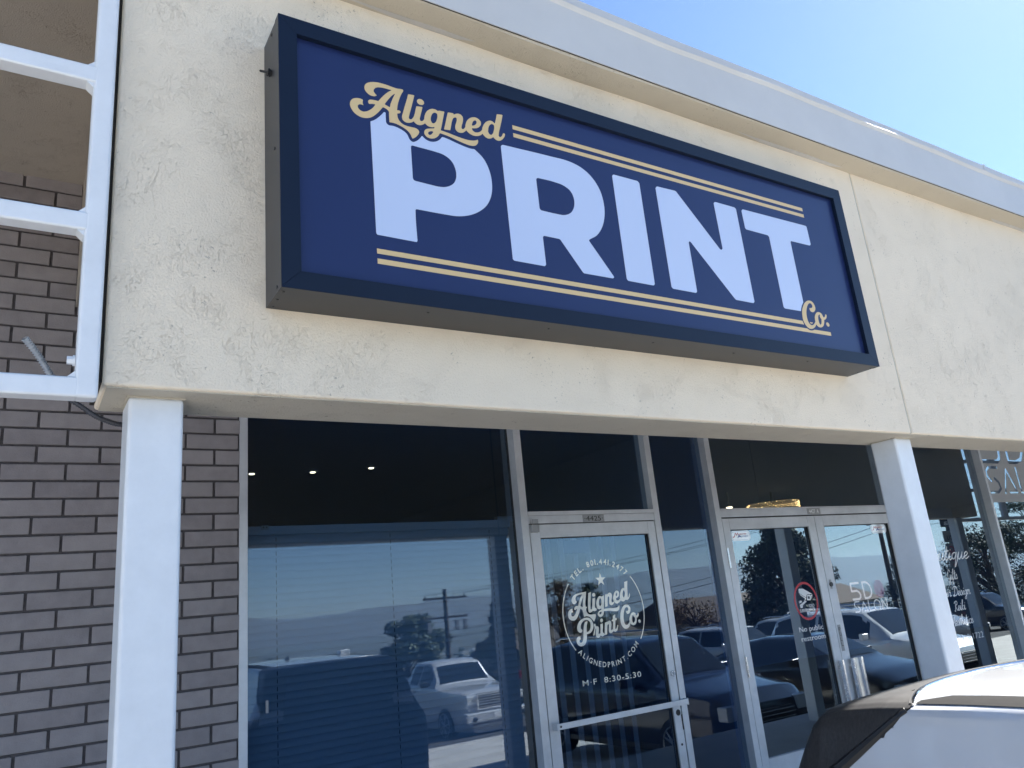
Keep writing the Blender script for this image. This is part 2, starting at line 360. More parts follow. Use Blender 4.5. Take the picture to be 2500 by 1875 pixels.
# ------------------------------------------------------------------ lettering outlines (x, z on the sign face / door glass, metres)
ALIGNED=[[[(1.005,3.5911),(1.0195,3.5973),(1.0376,3.6017),(1.0574,3.6029),(1.081,3.6024),(1.1029,3.6003),(1.1213,3.6001),(1.1381,3.6028),(1.1446,3.602),(1.1452,3.5975),(1.139,3.5856),(1.1304,3.5659),(1.1227,3.5437),(1.1167,3.5201),(1.1138,3.5005),(1.1231,3.5027),(1.1281,3.5008),(1.1286,3.496),(1.1242,3.4908),(1.114,3.4872),(1.1141,3.4741),(1.118,3.4615),(1.1256,3.452),(1.138,3.4448),(1.1545,3.4425),(1.173,3.4428),(1.1898,3.4426),(1.1988,3.4382),(1.2018,3.4311),(1.1986,3.4204),(1.1914,3.4096),(1.1814,3.3991),(1.1717,3.3922),(1.1683,3.3976),(1.1652,3.4064),(1.1584,3.4163),(1.1479,3.4251),(1.1354,3.4314),(1.1193,3.4366),(1.1031,3.4398),(1.0905,3.4401),(1.0792,3.4383),(1.0792,3.4582),(1.0802,3.4848),(1.0717,3.493),(1.0611,3.4967),(1.0561,3.4978),(1.0423,3.4775),(1.0272,3.4587),(1.0142,3.4453),(1.0015,3.4359),(0.9873,3.4303),(0.9699,3.4282),(0.9546,3.4319),(0.9412,3.4393),(0.9306,3.4533),(0.9255,3.467),(0.9255,3.4765),(0.9294,3.4881),(0.9366,3.4979),(0.9472,3.5044),(0.9594,3.5081),(0.9698,3.508),(0.9776,3.5062),(0.9758,3.4973),(0.9763,3.4879),(0.9788,3.4819),(0.9705,3.4837),(0.9618,3.482),(0.956,3.4761),(0.9557,3.4683),(0.9593,3.4617),(0.966,3.4571),(0.9763,3.4553),(0.9886,3.4595),(1.0012,3.4684),(1.0123,3.4793),(1.0236,3.4953),(1.0265,3.501),(1.015,3.4995),(1.0007,3.4952),(0.9975,3.502),(0.9978,3.5088),(1.0033,3.5142),(1.014,3.5176),(1.0265,3.5189),(1.0389,3.5189),(1.0505,3.5356),(1.064,3.5534),(1.0774,3.5685),(1.0889,3.579),(1.098,3.5858),(1.0837,3.5849),(1.0656,3.5846),(1.0474,3.5822),(1.0346,3.5778),(1.0272,3.5715),(1.0224,3.5641),(1.022,3.5562),(1.0262,3.5496),(1.0347,3.5425),(1.0256,3.5367),(1.0166,3.5344),(1.0043,3.536),(0.994,3.5426),(0.9874,3.5512),(0.9852,3.5623),(0.9884,3.575),(0.9959,3.5848)],[(1.1116,3.5765),(1.1023,3.5573),(1.0949,3.5392),(1.0885,3.5215),(1.0846,3.5046),(1.0752,3.5087),(1.0633,3.5126),(1.0735,3.5288),(1.0853,3.5462),(1.0971,3.5617)]],[[(1.1653,3.5887),(1.1918,3.5918),(1.1771,3.5381),(1.163,3.4902),(1.1615,3.4809),(1.1649,3.4763),(1.1705,3.4772),(1.1785,3.4858),(1.1859,3.4988),(1.1929,3.4909),(1.1804,3.4705),(1.1687,3.4622),(1.1573,3.458),(1.1444,3.4583),(1.1347,3.4653),(1.1326,3.4775),(1.1373,3.4946),(1.1489,3.5337),(1.1592,3.5667)]],[[(1.1973,3.5441),(1.2241,3.5481),(1.2204,3.5349),(1.2117,3.5043),(1.2083,3.4874),(1.2102,3.4819),(1.2159,3.482),(1.2239,3.4888),(1.2295,3.5004),(1.2341,3.5128),(1.2427,3.4992),(1.2308,3.4778),(1.2196,3.4677),(1.206,3.4613),(1.1929,3.4622),(1.1822,3.47),(1.1812,3.4836),(1.1885,3.5095),(1.1936,3.531)]],[[(1.2007,3.5683),(1.2051,3.5767),(1.214,3.582),(1.2245,3.5815),(1.2316,3.5746),(1.2317,3.5665),(1.2268,3.5594),(1.2199,3.5559),(1.2104,3.5561),(1.2031,3.5609)]],[[(1.2928,3.5524),(1.3199,3.5552),(1.3123,3.5255),(1.301,3.4798),(1.2958,3.4622),(1.2908,3.4479),(1.284,3.435),(1.2736,3.4243),(1.2596,3.4165),(1.2461,3.4139),(1.233,3.4173),(1.2251,3.425),(1.2232,3.4343),(1.2264,3.4441),(1.2345,3.4523),(1.2473,3.4578),(1.2679,3.4641),(1.2713,3.4719),(1.2594,3.4672),(1.246,3.4664),(1.2349,3.4713),(1.2278,3.4792),(1.2276,3.4951),(1.231,3.5121),(1.239,3.5305),(1.2515,3.5443),(1.2675,3.5527),(1.2811,3.5535),(1.2925,3.5482)],[(1.2771,3.5387),(1.2857,3.5361),(1.2869,3.5263),(1.2839,3.5113),(1.2769,3.4951),(1.2685,3.4863),(1.2608,3.4866),(1.2567,3.4954),(1.2565,3.5075),(1.2604,3.5206),(1.268,3.533)],[(1.2638,3.4485),(1.2594,3.4403),(1.2511,3.4311),(1.2443,3.4286),(1.2398,3.4329),(1.2412,3.4393),(1.2483,3.4452),(1.2562,3.4483)]],[[(1.2939,3.4637),(1.3055,3.4629),(1.3327,3.4603),(1.3621,3.4562),(1.3917,3.4531),(1.4158,3.4524),(1.4384,3.4554),(1.4532,3.4603),(1.4636,3.4668),(1.4648,3.4593),(1.4613,3.4481),(1.4532,3.4378),(1.4424,3.4315),(1.4259,3.429),(1.4059,3.4304),(1.3802,3.4348),(1.3548,3.4401),(1.3277,3.4459),(1.3044,3.4486),(1.289,3.4494)]],[[(1.3354,3.5567),(1.3616,3.5598),(1.36,3.5526),(1.3706,3.5598),(1.383,3.5644),(1.395,3.5627),(1.4015,3.5553),(1.4025,3.5431),(1.3989,3.5256),(1.3935,3.5097),(1.3918,3.501),(1.3944,3.4966),(1.3996,3.4974),(1.4062,3.504),(1.4122,3.5149),(1.4184,3.5043),(1.4069,3.4888),(1.3961,3.4801),(1.3837,3.4763),(1.3718,3.4781),(1.3645,3.4863),(1.3634,3.4972),(1.3679,3.5148),(1.3732,3.5307),(1.3734,3.541),(1.3672,3.5429),(1.3587,3.5368),(1.3516,3.5224),(1.3458,3.5004),(1.3399,3.4754),(1.3117,3.4721),(1.3204,3.5034),(1.33,3.5388)]],[[(1.4115,3.5189),(1.4157,3.5324),(1.4242,3.5473),(1.4376,3.5605),(1.4527,3.5679),(1.4673,3.569),(1.4793,3.564),(1.4857,3.5543),(1.4845,3.5414),(1.4772,3.53),(1.4649,3.5203),(1.45,3.5151),(1.44,3.5134),(1.4428,3.5038),(1.4516,3.4986),(1.4651,3.5),(1.4782,3.5074),(1.4896,3.5189),(1.4937,3.5064),(1.4809,3.4926),(1.4656,3.4839),(1.4489,3.4801),(1.4327,3.4825),(1.4201,3.4894),(1.4137,3.4968),(1.4108,3.5063)],[(1.4599,3.5558),(1.4654,3.5528),(1.465,3.5443),(1.4579,3.534),(1.4491,3.5277),(1.4413,3.5256),(1.4449,3.5386),(1.4511,3.5497)]],[[(1.568,3.6161),(1.5966,3.6205),(1.5911,3.5992),(1.5778,3.5549),(1.5683,3.5248),(1.5665,3.5116),(1.5707,3.5069),(1.5775,3.51),(1.5851,3.5209),(1.5904,3.5312),(1.5994,3.5301),(1.5968,3.5198),(1.5877,3.5047),(1.578,3.4948),(1.5645,3.488),(1.5518,3.4888),(1.5419,3.4956),(1.539,3.4983),(1.5287,3.4899),(1.5157,3.4854),(1.5033,3.4872),(1.4936,3.495),(1.4881,3.5028),(1.4887,3.5196),(1.4933,3.5355),(1.5033,3.553),(1.5174,3.5675),(1.5307,3.5741),(1.5434,3.5739),(1.5533,3.5661),(1.5596,3.5859)],[(1.5389,3.5605),(1.5473,3.5591),(1.549,3.549),(1.5457,3.5333),(1.5399,3.517),(1.5313,3.5059),(1.523,3.5072),(1.5175,3.5151),(1.5186,3.53),(1.5237,3.5461),(1.531,3.5556)]]]
PRINT=[('P',[[(1.0024,3.4762),(1.0574,3.4775),(1.1694,3.4799),(1.2835,3.4824),(1.3546,3.4732),(1.4059,3.4485),(1.4411,3.4191),(1.4815,3.3847),(1.5043,3.3363),(1.5112,3.2808),(1.5037,3.2259),(1.4783,3.1745),(1.4379,3.1368),(1.3896,3.1109),(1.3368,3.0971),(1.2859,3.0943),(1.1692,3.0919),(1.1641,3.0884),(1.163,3.0528),(1.1643,2.9616),(1.1604,2.9561),(1.0079,2.9575),(1.0038,2.9654),(1.0036,3.1639)],[(1.1668,3.3618),(1.1623,3.3568),(1.1621,3.3323),(1.162,3.2211),(1.1655,3.212),(1.1736,3.2105),(1.2539,3.2082),(1.2766,3.2091),(1.2968,3.2131),(1.3177,3.2228),(1.3363,3.2386),(1.3467,3.2585),(1.3505,3.2799),(1.3477,3.3057),(1.3379,3.3299),(1.3189,3.3473),(1.2964,3.3564),(1.2678,3.3594),(1.2197,3.361)]]),('R',[[(1.5799,3.4735),(1.5718,3.4644),(1.5744,2.9571),(1.5807,2.9517),(1.726,2.9514),(1.7333,2.9591),(1.7326,3.0828),(1.7407,3.0893),(1.813,3.0892),(1.8218,3.0849),(1.9177,2.9554),(1.9266,2.9509),(2.0779,2.9513),(2.0862,2.9585),(1.9729,3.1099),(1.9779,3.1169),(2.0198,3.143),(2.055,3.1868),(2.0786,3.2452),(2.0848,3.3099),(2.0738,3.3715),(2.0382,3.4278),(1.9826,3.4652),(1.9195,3.48),(1.8216,3.48)],[(1.7398,3.3569),(1.7321,3.3472),(1.7329,3.2111),(1.7414,3.2052),(1.8142,3.2047),(1.8574,3.2074),(1.8936,3.2253),(1.9162,3.2607),(1.9208,3.2927),(1.9084,3.33),(1.8769,3.3497),(1.8248,3.3573)]]),('I',[[(2.1661,3.4739),(2.1572,3.4652),(2.1554,2.9604),(2.1624,2.9528),(2.3069,2.9522),(2.3171,2.9599),(2.3178,3.4645),(2.3083,3.4739)]]),('N',[[(2.4275,3.4731),(2.4163,3.4627),(2.417,2.9611),(2.4268,2.9534),(2.566,2.9532),(2.576,2.961),(2.5759,3.2082),(2.5816,3.2178),(2.5905,3.2146),(2.824,2.9607),(2.8352,2.9546),(2.9512,2.9537),(2.9626,2.962),(2.957,3.4641),(2.9456,3.4721),(2.8122,3.4739),(2.7983,3.4637),(2.8031,3.2214),(2.7953,3.2102),(2.7833,3.213),(2.5508,3.4713),(2.5397,3.4757)]]),('T',[[(3.0096,3.474),(2.9962,3.4637),(2.9988,3.3668),(3.008,3.3603),(3.1619,3.3577),(3.1733,3.3497),(3.1758,2.9623),(3.185,2.9555),(3.3338,2.9567),(3.3416,2.9633),(3.3407,3.3497),(3.3466,3.3577),(3.4976,3.3588),(3.51,3.3672),(3.507,3.4709),(3.4988,3.4764)]])]
CO=[[[(3.3906,3.026),(3.4048,3.0261),(3.4175,3.021),(3.4255,3.0121),(3.4303,3.0015),(3.431,2.9892),(3.4268,2.9787),(3.4175,2.9689),(3.4032,2.9628),(3.391,2.9637),(3.3838,2.969),(3.3808,2.9766),(3.3828,2.9842),(3.3922,2.9848),(3.4018,2.9873),(3.4082,2.9937),(3.4097,3.0013),(3.405,3.0094),(3.3953,3.0124),(3.3852,3.0086),(3.3735,2.999),(3.3632,2.9854),(3.3548,2.9696),(3.3485,2.9517),(3.3461,2.9367),(3.3458,2.9197),(3.3485,2.9054),(3.3556,2.8941),(3.366,2.888),(3.3804,2.8891),(3.3936,2.8973),(3.4037,2.907),(3.4103,2.9139),(3.4143,2.9009),(3.4086,2.8942),(3.4003,2.8847),(3.3866,2.8746),(3.3704,2.8679),(3.3556,2.8656),(3.3393,2.8692),(3.325,2.8797),(3.3155,2.8942),(3.3104,2.9118),(3.311,2.9312),(3.3147,2.9523),(3.3231,2.9717),(3.3357,2.9904),(3.3513,3.0072),(3.3711,3.0203)]],[[(3.4501,2.9699),(3.464,2.9679),(3.4745,2.9612),(3.4802,2.9507),(3.4827,2.9442),(3.4893,2.945),(3.4978,2.9516),(3.503,2.9622),(3.5099,2.9637),(3.5128,2.9584),(3.51,2.9481),(3.5018,2.9384),(3.4916,2.9322),(3.4837,2.93),(3.4809,2.9186),(3.475,2.9055),(3.4657,2.8934),(3.4524,2.8857),(3.4371,2.8828),(3.4235,2.8849),(3.4148,2.8912),(3.4098,2.898),(3.408,2.9124),(3.4086,2.9284),(3.4125,2.9412),(3.4221,2.9547),(3.4342,2.9648)],[(3.4532,2.9567),(3.4573,2.9553),(3.4535,2.9462),(3.4563,2.9379),(3.4632,2.9313),(3.4584,2.9159),(3.4542,2.9056),(3.4457,2.8985),(3.4398,2.9027),(3.437,2.9109),(3.436,2.9219),(3.4376,2.9356),(3.4439,2.95)]],[[(3.4946,2.9103),(3.4984,2.9163),(3.5067,2.9194),(3.5148,2.9164),(3.5205,2.9083),(3.5189,2.9007),(3.5097,2.8947),(3.5012,2.8968),(3.4955,2.9017)]]]
DOOR=[[[(3.7076,1.7104),(3.6825,1.7075),(3.647,1.7051),(3.6147,1.6992),(3.5891,1.6902),(3.5714,1.6753),(3.563,1.657),(3.5648,1.6407),(3.575,1.6279),(3.5869,1.6264),(3.6016,1.6325),(3.6092,1.6414),(3.6009,1.6515),(3.5994,1.6651),(3.6064,1.6781),(3.6235,1.6877),(3.645,1.6916),(3.6678,1.6913),(3.6534,1.6774),(3.6353,1.6489),(3.6178,1.6124),(3.602,1.611),(3.5857,1.6055),(3.5785,1.5967),(3.5809,1.5844),(3.5917,1.5876),(3.6061,1.5913),(3.5963,1.5711),(3.5834,1.5535),(3.5679,1.5414),(3.5557,1.5398),(3.5449,1.5487),(3.5451,1.562),(3.5532,1.5707),(3.5643,1.569),(3.5603,1.5848),(3.5617,1.5948),(3.5479,1.5943),(3.5295,1.5846),(3.5178,1.5696),(3.5146,1.5513),(3.5188,1.5324),(3.5336,1.5165),(3.5532,1.5103),(3.574,1.5116),(3.5928,1.5233),(3.6095,1.5433),(3.6233,1.5662),(3.6338,1.5909),(3.6531,1.5799),(3.6569,1.5581),(3.6612,1.5281),(3.6912,1.5296),(3.7147,1.5222),(3.7333,1.5058),(3.7496,1.4849),(3.7678,1.5109),(3.7738,1.5266),(3.7723,1.5398),(3.7491,1.5396),(3.7243,1.5395),(3.7042,1.546),(3.6923,1.5605),(3.6884,1.5865),(3.6967,1.5899),(3.7016,1.599),(3.6875,1.5988),(3.6872,1.6205),(3.6941,1.6553),(3.7024,1.6875)],[(3.6774,1.6729),(3.6664,1.6465),(3.6622,1.6224),(3.6595,1.5997),(3.6463,1.6048),(3.6381,1.6081),(3.6506,1.6342),(3.6624,1.655)]],[[(3.7251,1.6968),(3.7518,1.704),(3.7473,1.6788),(3.7404,1.6382),(3.7336,1.6006),(3.7304,1.5791),(3.7387,1.5757),(3.7469,1.5832),(3.7515,1.5665),(3.7376,1.5568),(3.7193,1.5529),(3.7083,1.5619),(3.7077,1.5809),(3.7108,1.6132),(3.7175,1.6536)]],[[(3.7603,1.6545),(3.7854,1.6595),(3.7811,1.6269),(3.7747,1.5946),(3.7751,1.5809),(3.7847,1.5856),(3.7893,1.5689),(3.7774,1.5617),(3.7648,1.5605),(3.753,1.565),(3.7461,1.5778),(3.7521,1.61),(3.7569,1.637)]],[[(3.7622,1.6832),(3.7672,1.6925),(3.7784,1.6953),(3.7885,1.691),(3.7916,1.6811),(3.788,1.6717),(3.7774,1.6656),(3.767,1.6677),(3.762,1.675)]],[[(3.8491,1.6631),(3.8739,1.671),(3.8679,1.6286),(3.8606,1.5878),(3.8581,1.5715),(3.9128,1.5726),(3.9674,1.5696),(3.9939,1.5731),(4.0065,1.5818),(4.0129,1.5869),(4.0119,1.5703),(4.0055,1.5541),(3.989,1.5443),(3.9632,1.5442),(3.9095,1.5522),(3.8555,1.5553),(3.8507,1.5365),(3.8352,1.5187),(3.8129,1.5138),(3.798,1.5219),(3.7931,1.5359),(3.7991,1.5517),(3.8167,1.5612),(3.834,1.568),(3.8317,1.5764),(3.8147,1.5709),(3.7976,1.5764),(3.7913,1.5933),(3.7941,1.6232),(3.8054,1.6498),(3.8222,1.6651),(3.8372,1.6682)],[(3.8364,1.6516),(3.8434,1.6387),(3.8422,1.6195),(3.8356,1.6008),(3.8272,1.5932),(3.8187,1.5966),(3.817,1.6132),(3.8207,1.6321),(3.8284,1.6467)],[(3.8299,1.5533),(3.8324,1.5462),(3.8234,1.5347),(3.8139,1.5319),(3.8078,1.5387),(3.8129,1.5478)]],[[(3.8856,1.6758),(3.9096,1.6768),(3.9157,1.6806),(3.9313,1.6864),(3.9454,1.6826),(3.9514,1.6696),(3.9493,1.6503),(3.9416,1.6258),(3.943,1.6118),(3.9503,1.6112),(3.9589,1.6189),(3.9662,1.6072),(3.9494,1.5946),(3.9323,1.591),(3.919,1.5998),(3.9163,1.6166),(3.9217,1.6384),(3.923,1.6578),(3.9139,1.6584),(3.9067,1.6478),(3.897,1.5877),(3.8724,1.5822),(3.8779,1.6278)]],[[(3.9598,1.6356),(3.968,1.6629),(3.9809,1.6844),(3.9958,1.6959),(4.0109,1.6969),(4.0241,1.6869),(4.0258,1.6699),(4.0185,1.6536),(4.002,1.6436),(3.9864,1.6392),(3.99,1.6277),(4.0022,1.6226),(4.0178,1.627),(4.0305,1.6359),(4.0355,1.6215),(4.0184,1.6088),(3.9945,1.5989),(3.977,1.605),(3.9644,1.6185)],[(4.0029,1.6828),(4.0075,1.6769),(4.0034,1.6631),(3.9923,1.6527),(3.99,1.6613),(3.9953,1.6749)]],[[(4.0926,1.7575),(4.1253,1.764),(4.1171,1.7231),(4.1116,1.6808),(4.1091,1.6442),(4.1156,1.6381),(4.1218,1.6518),(4.1285,1.6683),(4.1331,1.6623),(4.1278,1.6428),(4.1155,1.6268),(4.0986,1.6168),(4.0844,1.622),(4.0679,1.6135),(4.0508,1.6119),(4.0351,1.6187),(4.0286,1.636),(4.0333,1.6638),(4.0431,1.6884),(4.0576,1.7072),(4.0737,1.7132),(4.0842,1.7083)],[(4.078,1.6945),(4.0838,1.6799),(4.0795,1.6548),(4.0703,1.6386),(4.062,1.6448),(4.0593,1.6619),(4.0645,1.6813),(4.0708,1.6922)]],[[(3.6932,1.52),(3.7198,1.5096),(3.7344,1.4895),(3.7405,1.4647),(3.7362,1.4436),(3.7221,1.4209),(3.7007,1.4069),(3.6686,1.402),(3.6628,1.3681),(3.6528,1.3427),(3.633,1.3263),(3.6083,1.3218),(3.5853,1.3286),(3.5707,1.3458),(3.5669,1.3671),(3.5746,1.3847),(3.5913,1.3936),(3.6066,1.3926),(3.606,1.3764),(3.609,1.3734),(3.5964,1.3694),(3.5928,1.3567),(3.6016,1.3466),(3.6157,1.3491),(3.6282,1.3636),(3.6371,1.405),(3.6436,1.4442),(3.6509,1.4702),(3.6643,1.4903),(3.6862,1.4964),(3.6867,1.4884),(3.6784,1.4677),(3.6727,1.4415),(3.6707,1.4164),(3.6928,1.4236),(3.7055,1.4385),(3.7122,1.4593),(3.7119,1.4807),(3.7002,1.4966),(3.6769,1.5048),(3.6517,1.4995),(3.6323,1.4852),(3.6206,1.4649),(3.6197,1.4464),(3.6335,1.4345),(3.6285,1.4244),(3.6119,1.4167),(3.5958,1.4248),(3.5862,1.4416),(3.5875,1.4627),(3.5974,1.483),(3.6175,1.5025),(3.6472,1.5159),(3.6723,1.5205)]],[[(3.749,1.4694),(3.7599,1.4711),(3.7605,1.4522),(3.7813,1.4489),(3.7886,1.4388),(3.7853,1.4176),(3.7785,1.3968),(3.7831,1.3923),(3.7929,1.3981),(3.8022,1.3891),(3.7909,1.3741),(3.7719,1.3658),(3.7569,1.3721),(3.7524,1.3886),(3.7561,1.4123),(3.7607,1.4306),(3.7559,1.4338),(3.747,1.4105),(3.7381,1.3873),(3.729,1.3855),(3.7285,1.3935),(3.7417,1.4217),(3.7488,1.4452),(3.7456,1.4589)]],[[(3.8064,1.4615),(3.8307,1.4674),(3.8282,1.4406),(3.8229,1.4141),(3.8225,1.3979),(3.8303,1.3972),(3.8374,1.3857),(3.8269,1.376),(3.8103,1.3728),(3.7974,1.3815),(3.7968,1.4004),(3.8025,1.4294)]],[[(3.8089,1.4884),(3.8123,1.4989),(3.8237,1.5028),(3.8338,1.4984),(3.8369,1.4886),(3.8324,1.4781),(3.8207,1.4724),(3.8114,1.4773)]],[[(3.8508,1.4697),(3.875,1.4744),(3.8826,1.4764),(3.8979,1.4811),(3.9097,1.4754),(3.9127,1.4601),(3.9083,1.4332),(3.903,1.412),(3.9079,1.4088),(3.92,1.4158),(3.9249,1.4017),(3.9124,1.3921),(3.8951,1.3861),(3.8836,1.3934),(3.8807,1.4086),(3.885,1.4354),(3.8881,1.4541),(3.8809,1.4548),(3.8725,1.4474),(3.8604,1.3835),(3.8346,1.3793),(3.8427,1.4257)]],[[(3.9362,1.5142),(3.9612,1.5212),(3.9581,1.4959),(3.9711,1.492),(3.9701,1.4797),(3.9557,1.4768),(3.9493,1.4431),(3.9456,1.4162),(3.9505,1.413),(3.9618,1.4256),(3.9702,1.4426),(3.9785,1.4377),(3.9713,1.4165),(3.9573,1.3987),(3.94,1.3935),(3.9249,1.4017),(3.9222,1.4183),(3.9284,1.445),(3.9331,1.4733),(3.9203,1.4731),(3.9205,1.4813),(3.9337,1.4883)]],[[(4.0875,1.5853),(4.11,1.5737),(4.1197,1.5533),(4.1163,1.5339),(4.102,1.5169),(4.0846,1.5142),(4.0731,1.5235),(4.072,1.5389),(4.0884,1.5362),(4.0978,1.5466),(4.0965,1.5607),(4.0844,1.5673),(4.0681,1.5602),(4.0556,1.5417),(4.0449,1.512),(4.0393,1.4792),(4.0406,1.4542),(4.0522,1.4352),(4.0669,1.4339),(4.0838,1.4448),(4.0954,1.4576),(4.0995,1.4378),(4.0869,1.4196),(4.0661,1.4077),(4.0435,1.4065),(4.0236,1.4199),(4.009,1.4432),(4.0049,1.4739),(4.0098,1.5094),(4.022,1.5416),(4.0437,1.5705),(4.0666,1.5841)]],[[(4.1464,1.5216),(4.1639,1.5132),(4.1685,1.4959),(4.1741,1.4955),(4.1831,1.5031),(4.1886,1.5125),(4.1959,1.5105),(4.1953,1.4965),(4.1853,1.4833),(4.1709,1.4775),(4.1662,1.4514),(4.151,1.4304),(4.1253,1.4239),(4.1046,1.4346),(4.0954,1.4576),(4.0986,1.4824),(4.111,1.5036),(4.1267,1.5177)],[(4.1418,1.5066),(4.1417,1.4954),(4.1524,1.4805),(4.1508,1.4611),(4.1386,1.4455),(4.1288,1.4435),(4.1233,1.4552),(4.1237,1.4746),(4.1305,1.4964)]],[[(4.1817,1.4528),(4.1893,1.4633),(4.2009,1.4637),(4.2085,1.4532),(4.2077,1.4421),(4.1978,1.436),(4.187,1.4397)]]]
# ------------------------------------------------------------------ setting: ground
def ground_z(y):
    P = [(2.2, -.60), (-14, -1.71), (-40, -4.6), (-150, -24), (-600, -95), (-3000, -250), (-13000, -262)]
    if y >= 2.2: return -.1
    for (a, za), (b, zb) in zip(P, P[1:]):
        if y >= b: return za+(zb-za)*(a-y)/(a-b)
    return -262
def sheet(name, m, ys, x0, x1, nx=1, jit=0, kind='structure', dz=0):
    b = MB(); xs = [x0+(x1-x0)*i/nx for i in range(nx+1)]; g = []
    for y in ys: g.append([(x, y, ground_z(y)+dz+(rnd.uniform(-jit, jit)*min(1, abs(y)/400) if jit else 0)) for x in xs])
    b.v = [p for r in g for p in r]
    b.f = [(i*(nx+1)+k, i*(nx+1)+k+1, (i+1)*(nx+1)+k+1, (i+1)*(nx+1)+k) for i in range(len(ys)-1) for k in range(nx)]; b.mi = [0]*len(b.f)
    return tag(b.build(name, m, smooth=bool(jit)), kind=kind)
sheet('parking_lot', 'concrete', [2.199, -7.6], -60, 90)
sheet('asphalt_lane', 'asphalt', [-7.6, -14, -24], -60, 90)
sheet('valley_ground', 'dirt', [-24, -40, -70, -110, -150, -250, -400, -600, -1000, -1800, -3000, -6000, -13500], -20000, 42000, 60, jit=9)
sheet('side_ground', 'dirt', [2.199, -24], -400, -60); sheet('side_ground', 'dirt', [2.199, -24], 90, 400)
tag(bx('walkway', 'walk', -60, 90, 2.2, 4.93, -.6, -.1, bevel=.01), kind='structure')
tag(bx('kerb_step', 'walk', -60, 90, 1.80, 2.199, -.7, -.36, bevel=.01), kind='structure')
tag(bx('building_plot', 'dirt', -60, 90, 4.94, 60, -1.5, -.35), kind='structure')
for i in range(12): tag(bx('stall_line', 'paint', -9.6+i*2.9, -9.5+i*2.9, -3.2, 1.75, -.9, -.9+.001), kind='structure')
for o in [o for o in C.objects if o.name.startswith('stall_line')]:
    me = o.data
    for v in me.vertices: v.co.z = ground_z(v.co.y)+.004+(.001 if v.co.z > -.8995 else 0)
# mountain ranges across the valley
def ridge(name, y0, x0, x1, hf, depth, base=-262):
    b = MB(); n = 420; cols = 7
    for i in range(n+1):
        x = x0+(x1-x0)*i/n; h = hf(x)
        for k in range(cols):
            t = k/(cols-1); z = base+(h-base)*(t**1.25)*(1 if k in (0, cols-1) else rnd.uniform(.88, 1.08))
            b.v.append((x+rnd.uniform(-40, 40)*(k not in (0,)), y0-depth*t, z))
    for i in range(n):
        for k in range(cols-1): b.f.append((i*cols+k, (i+1)*cols+k, (i+1)*cols+k+1, i*cols+k+1)); b.mi.append(0)
    return tag(b.build(name, 'mount', smooth=True), kind='structure')
def mh(x):
    t = x/13000.
    prof = [(-1., 120), (0, 150), (.24, 240), (.26, 252), (.30, 165), (.35, 128), (.40, 190), (.44, 235), (.49, 205), (.56, 290), (.62, 270), (.70, 330), (.78, 300), (.9, 460), (1., 480), (1.3, 520), (1.6, 430), (2.2, 380), (3.2, 300)]
    for (a, za), (b_, zb) in zip(prof, prof[1:]):
        if t <= b_: h = za+(zb-za)*(t-a)/(b_-a); break
    else: h = 300
    return h*1.05+14*math.sin(x*.0031)+9*math.sin(x*.0083+1)+6*math.sin(x*.021)
ridge('mountains', -12400, -12000, 42000, mh, 1600)

# ------------------------------------------------------------------ the building
XE = 22.0                                   # building runs on past the frame
bld = thing('strip_mall_building', 'single storey strip mall with cream stucco fascia, tan eave and white metal roof edge', 'building', (0, 4.9, 0))
FX = .183                                   # fascia starts here
def part(name, m, *a, bevel=0): return bx(name, m, *a, parent=bld, bevel=bevel)
FZ0, FZ1 = 2.395, 4.115; FY0, FY1 = 2.496, 2.80
SEAM = 4.345
def wavy_fascia(x0, x1, name):
    b = MB(); b.box(x0, x1, FY0, FY1, FZ0, FZ1); return b.build(name, 'stucco', bld, bevel=.010, seg=3)
wavy_fascia(FX, SEAM-.006, 'fascia'); wavy_fascia(SEAM+.006, 8.42, 'fascia'); wavy_fascia(8.432, 13.85, 'fascia')
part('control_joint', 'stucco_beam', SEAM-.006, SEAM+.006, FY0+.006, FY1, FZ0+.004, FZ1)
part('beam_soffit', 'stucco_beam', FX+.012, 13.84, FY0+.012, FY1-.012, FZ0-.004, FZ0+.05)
# sloped tan eave soffit above the sign, dark crack line, white sheet-metal fascia with a crimped cap
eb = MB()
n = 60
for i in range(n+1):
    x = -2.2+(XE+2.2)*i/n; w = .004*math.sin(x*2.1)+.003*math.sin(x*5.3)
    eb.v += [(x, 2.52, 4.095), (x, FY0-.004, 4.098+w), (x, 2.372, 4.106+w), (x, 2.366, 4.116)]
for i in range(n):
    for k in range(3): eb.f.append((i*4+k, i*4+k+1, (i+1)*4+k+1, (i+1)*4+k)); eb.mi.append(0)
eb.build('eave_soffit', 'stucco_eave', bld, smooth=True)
def wob(x): return .0055*math.sin(x*1.7+.4)+.004*math.sin(x*4.1)+.002*math.sin(x*11)
cb = MB()
for i in range(241):
    x = -2.2+(XE+2.2)*i/240; t = max(0, .0070+.004*math.sin(x*9)+.003*math.sin(x*23+1)+.002*math.sin(x*57))
    cb.v += [(x, 2.3655, 4.112), (x, 2.3655, 4.116+t)]
for i in range(240): cb.f.append((2*i, 2*i+2, 2*i+3, 2*i+1)); cb.mi.append(0)
cb.build('crack_line', 'caulk', bld)
fl = MB(); nseg = 150
prof = [(2.370, 4.118), (2.362, 4.119), (2.360, 4.375), (2.352, 4.385), (2.346, 4.395), (2.352, 4.402), (2.362, 4.408), (2.362, 4.455), (2.368, 4.462), (2.50, 4.468)]
for i in range(nseg+1):
    x = -2.2+(XE+2.2)*i/nseg
    for (y, z) in prof: fl.v.append((x, y+(.0015*math.sin(x*3) if z > 4.2 else 0), z+(wob(x) if 4.36 < z < 4.41 else (wob(x)*.4 if z > 4.41 else 0))))
k = len(prof)
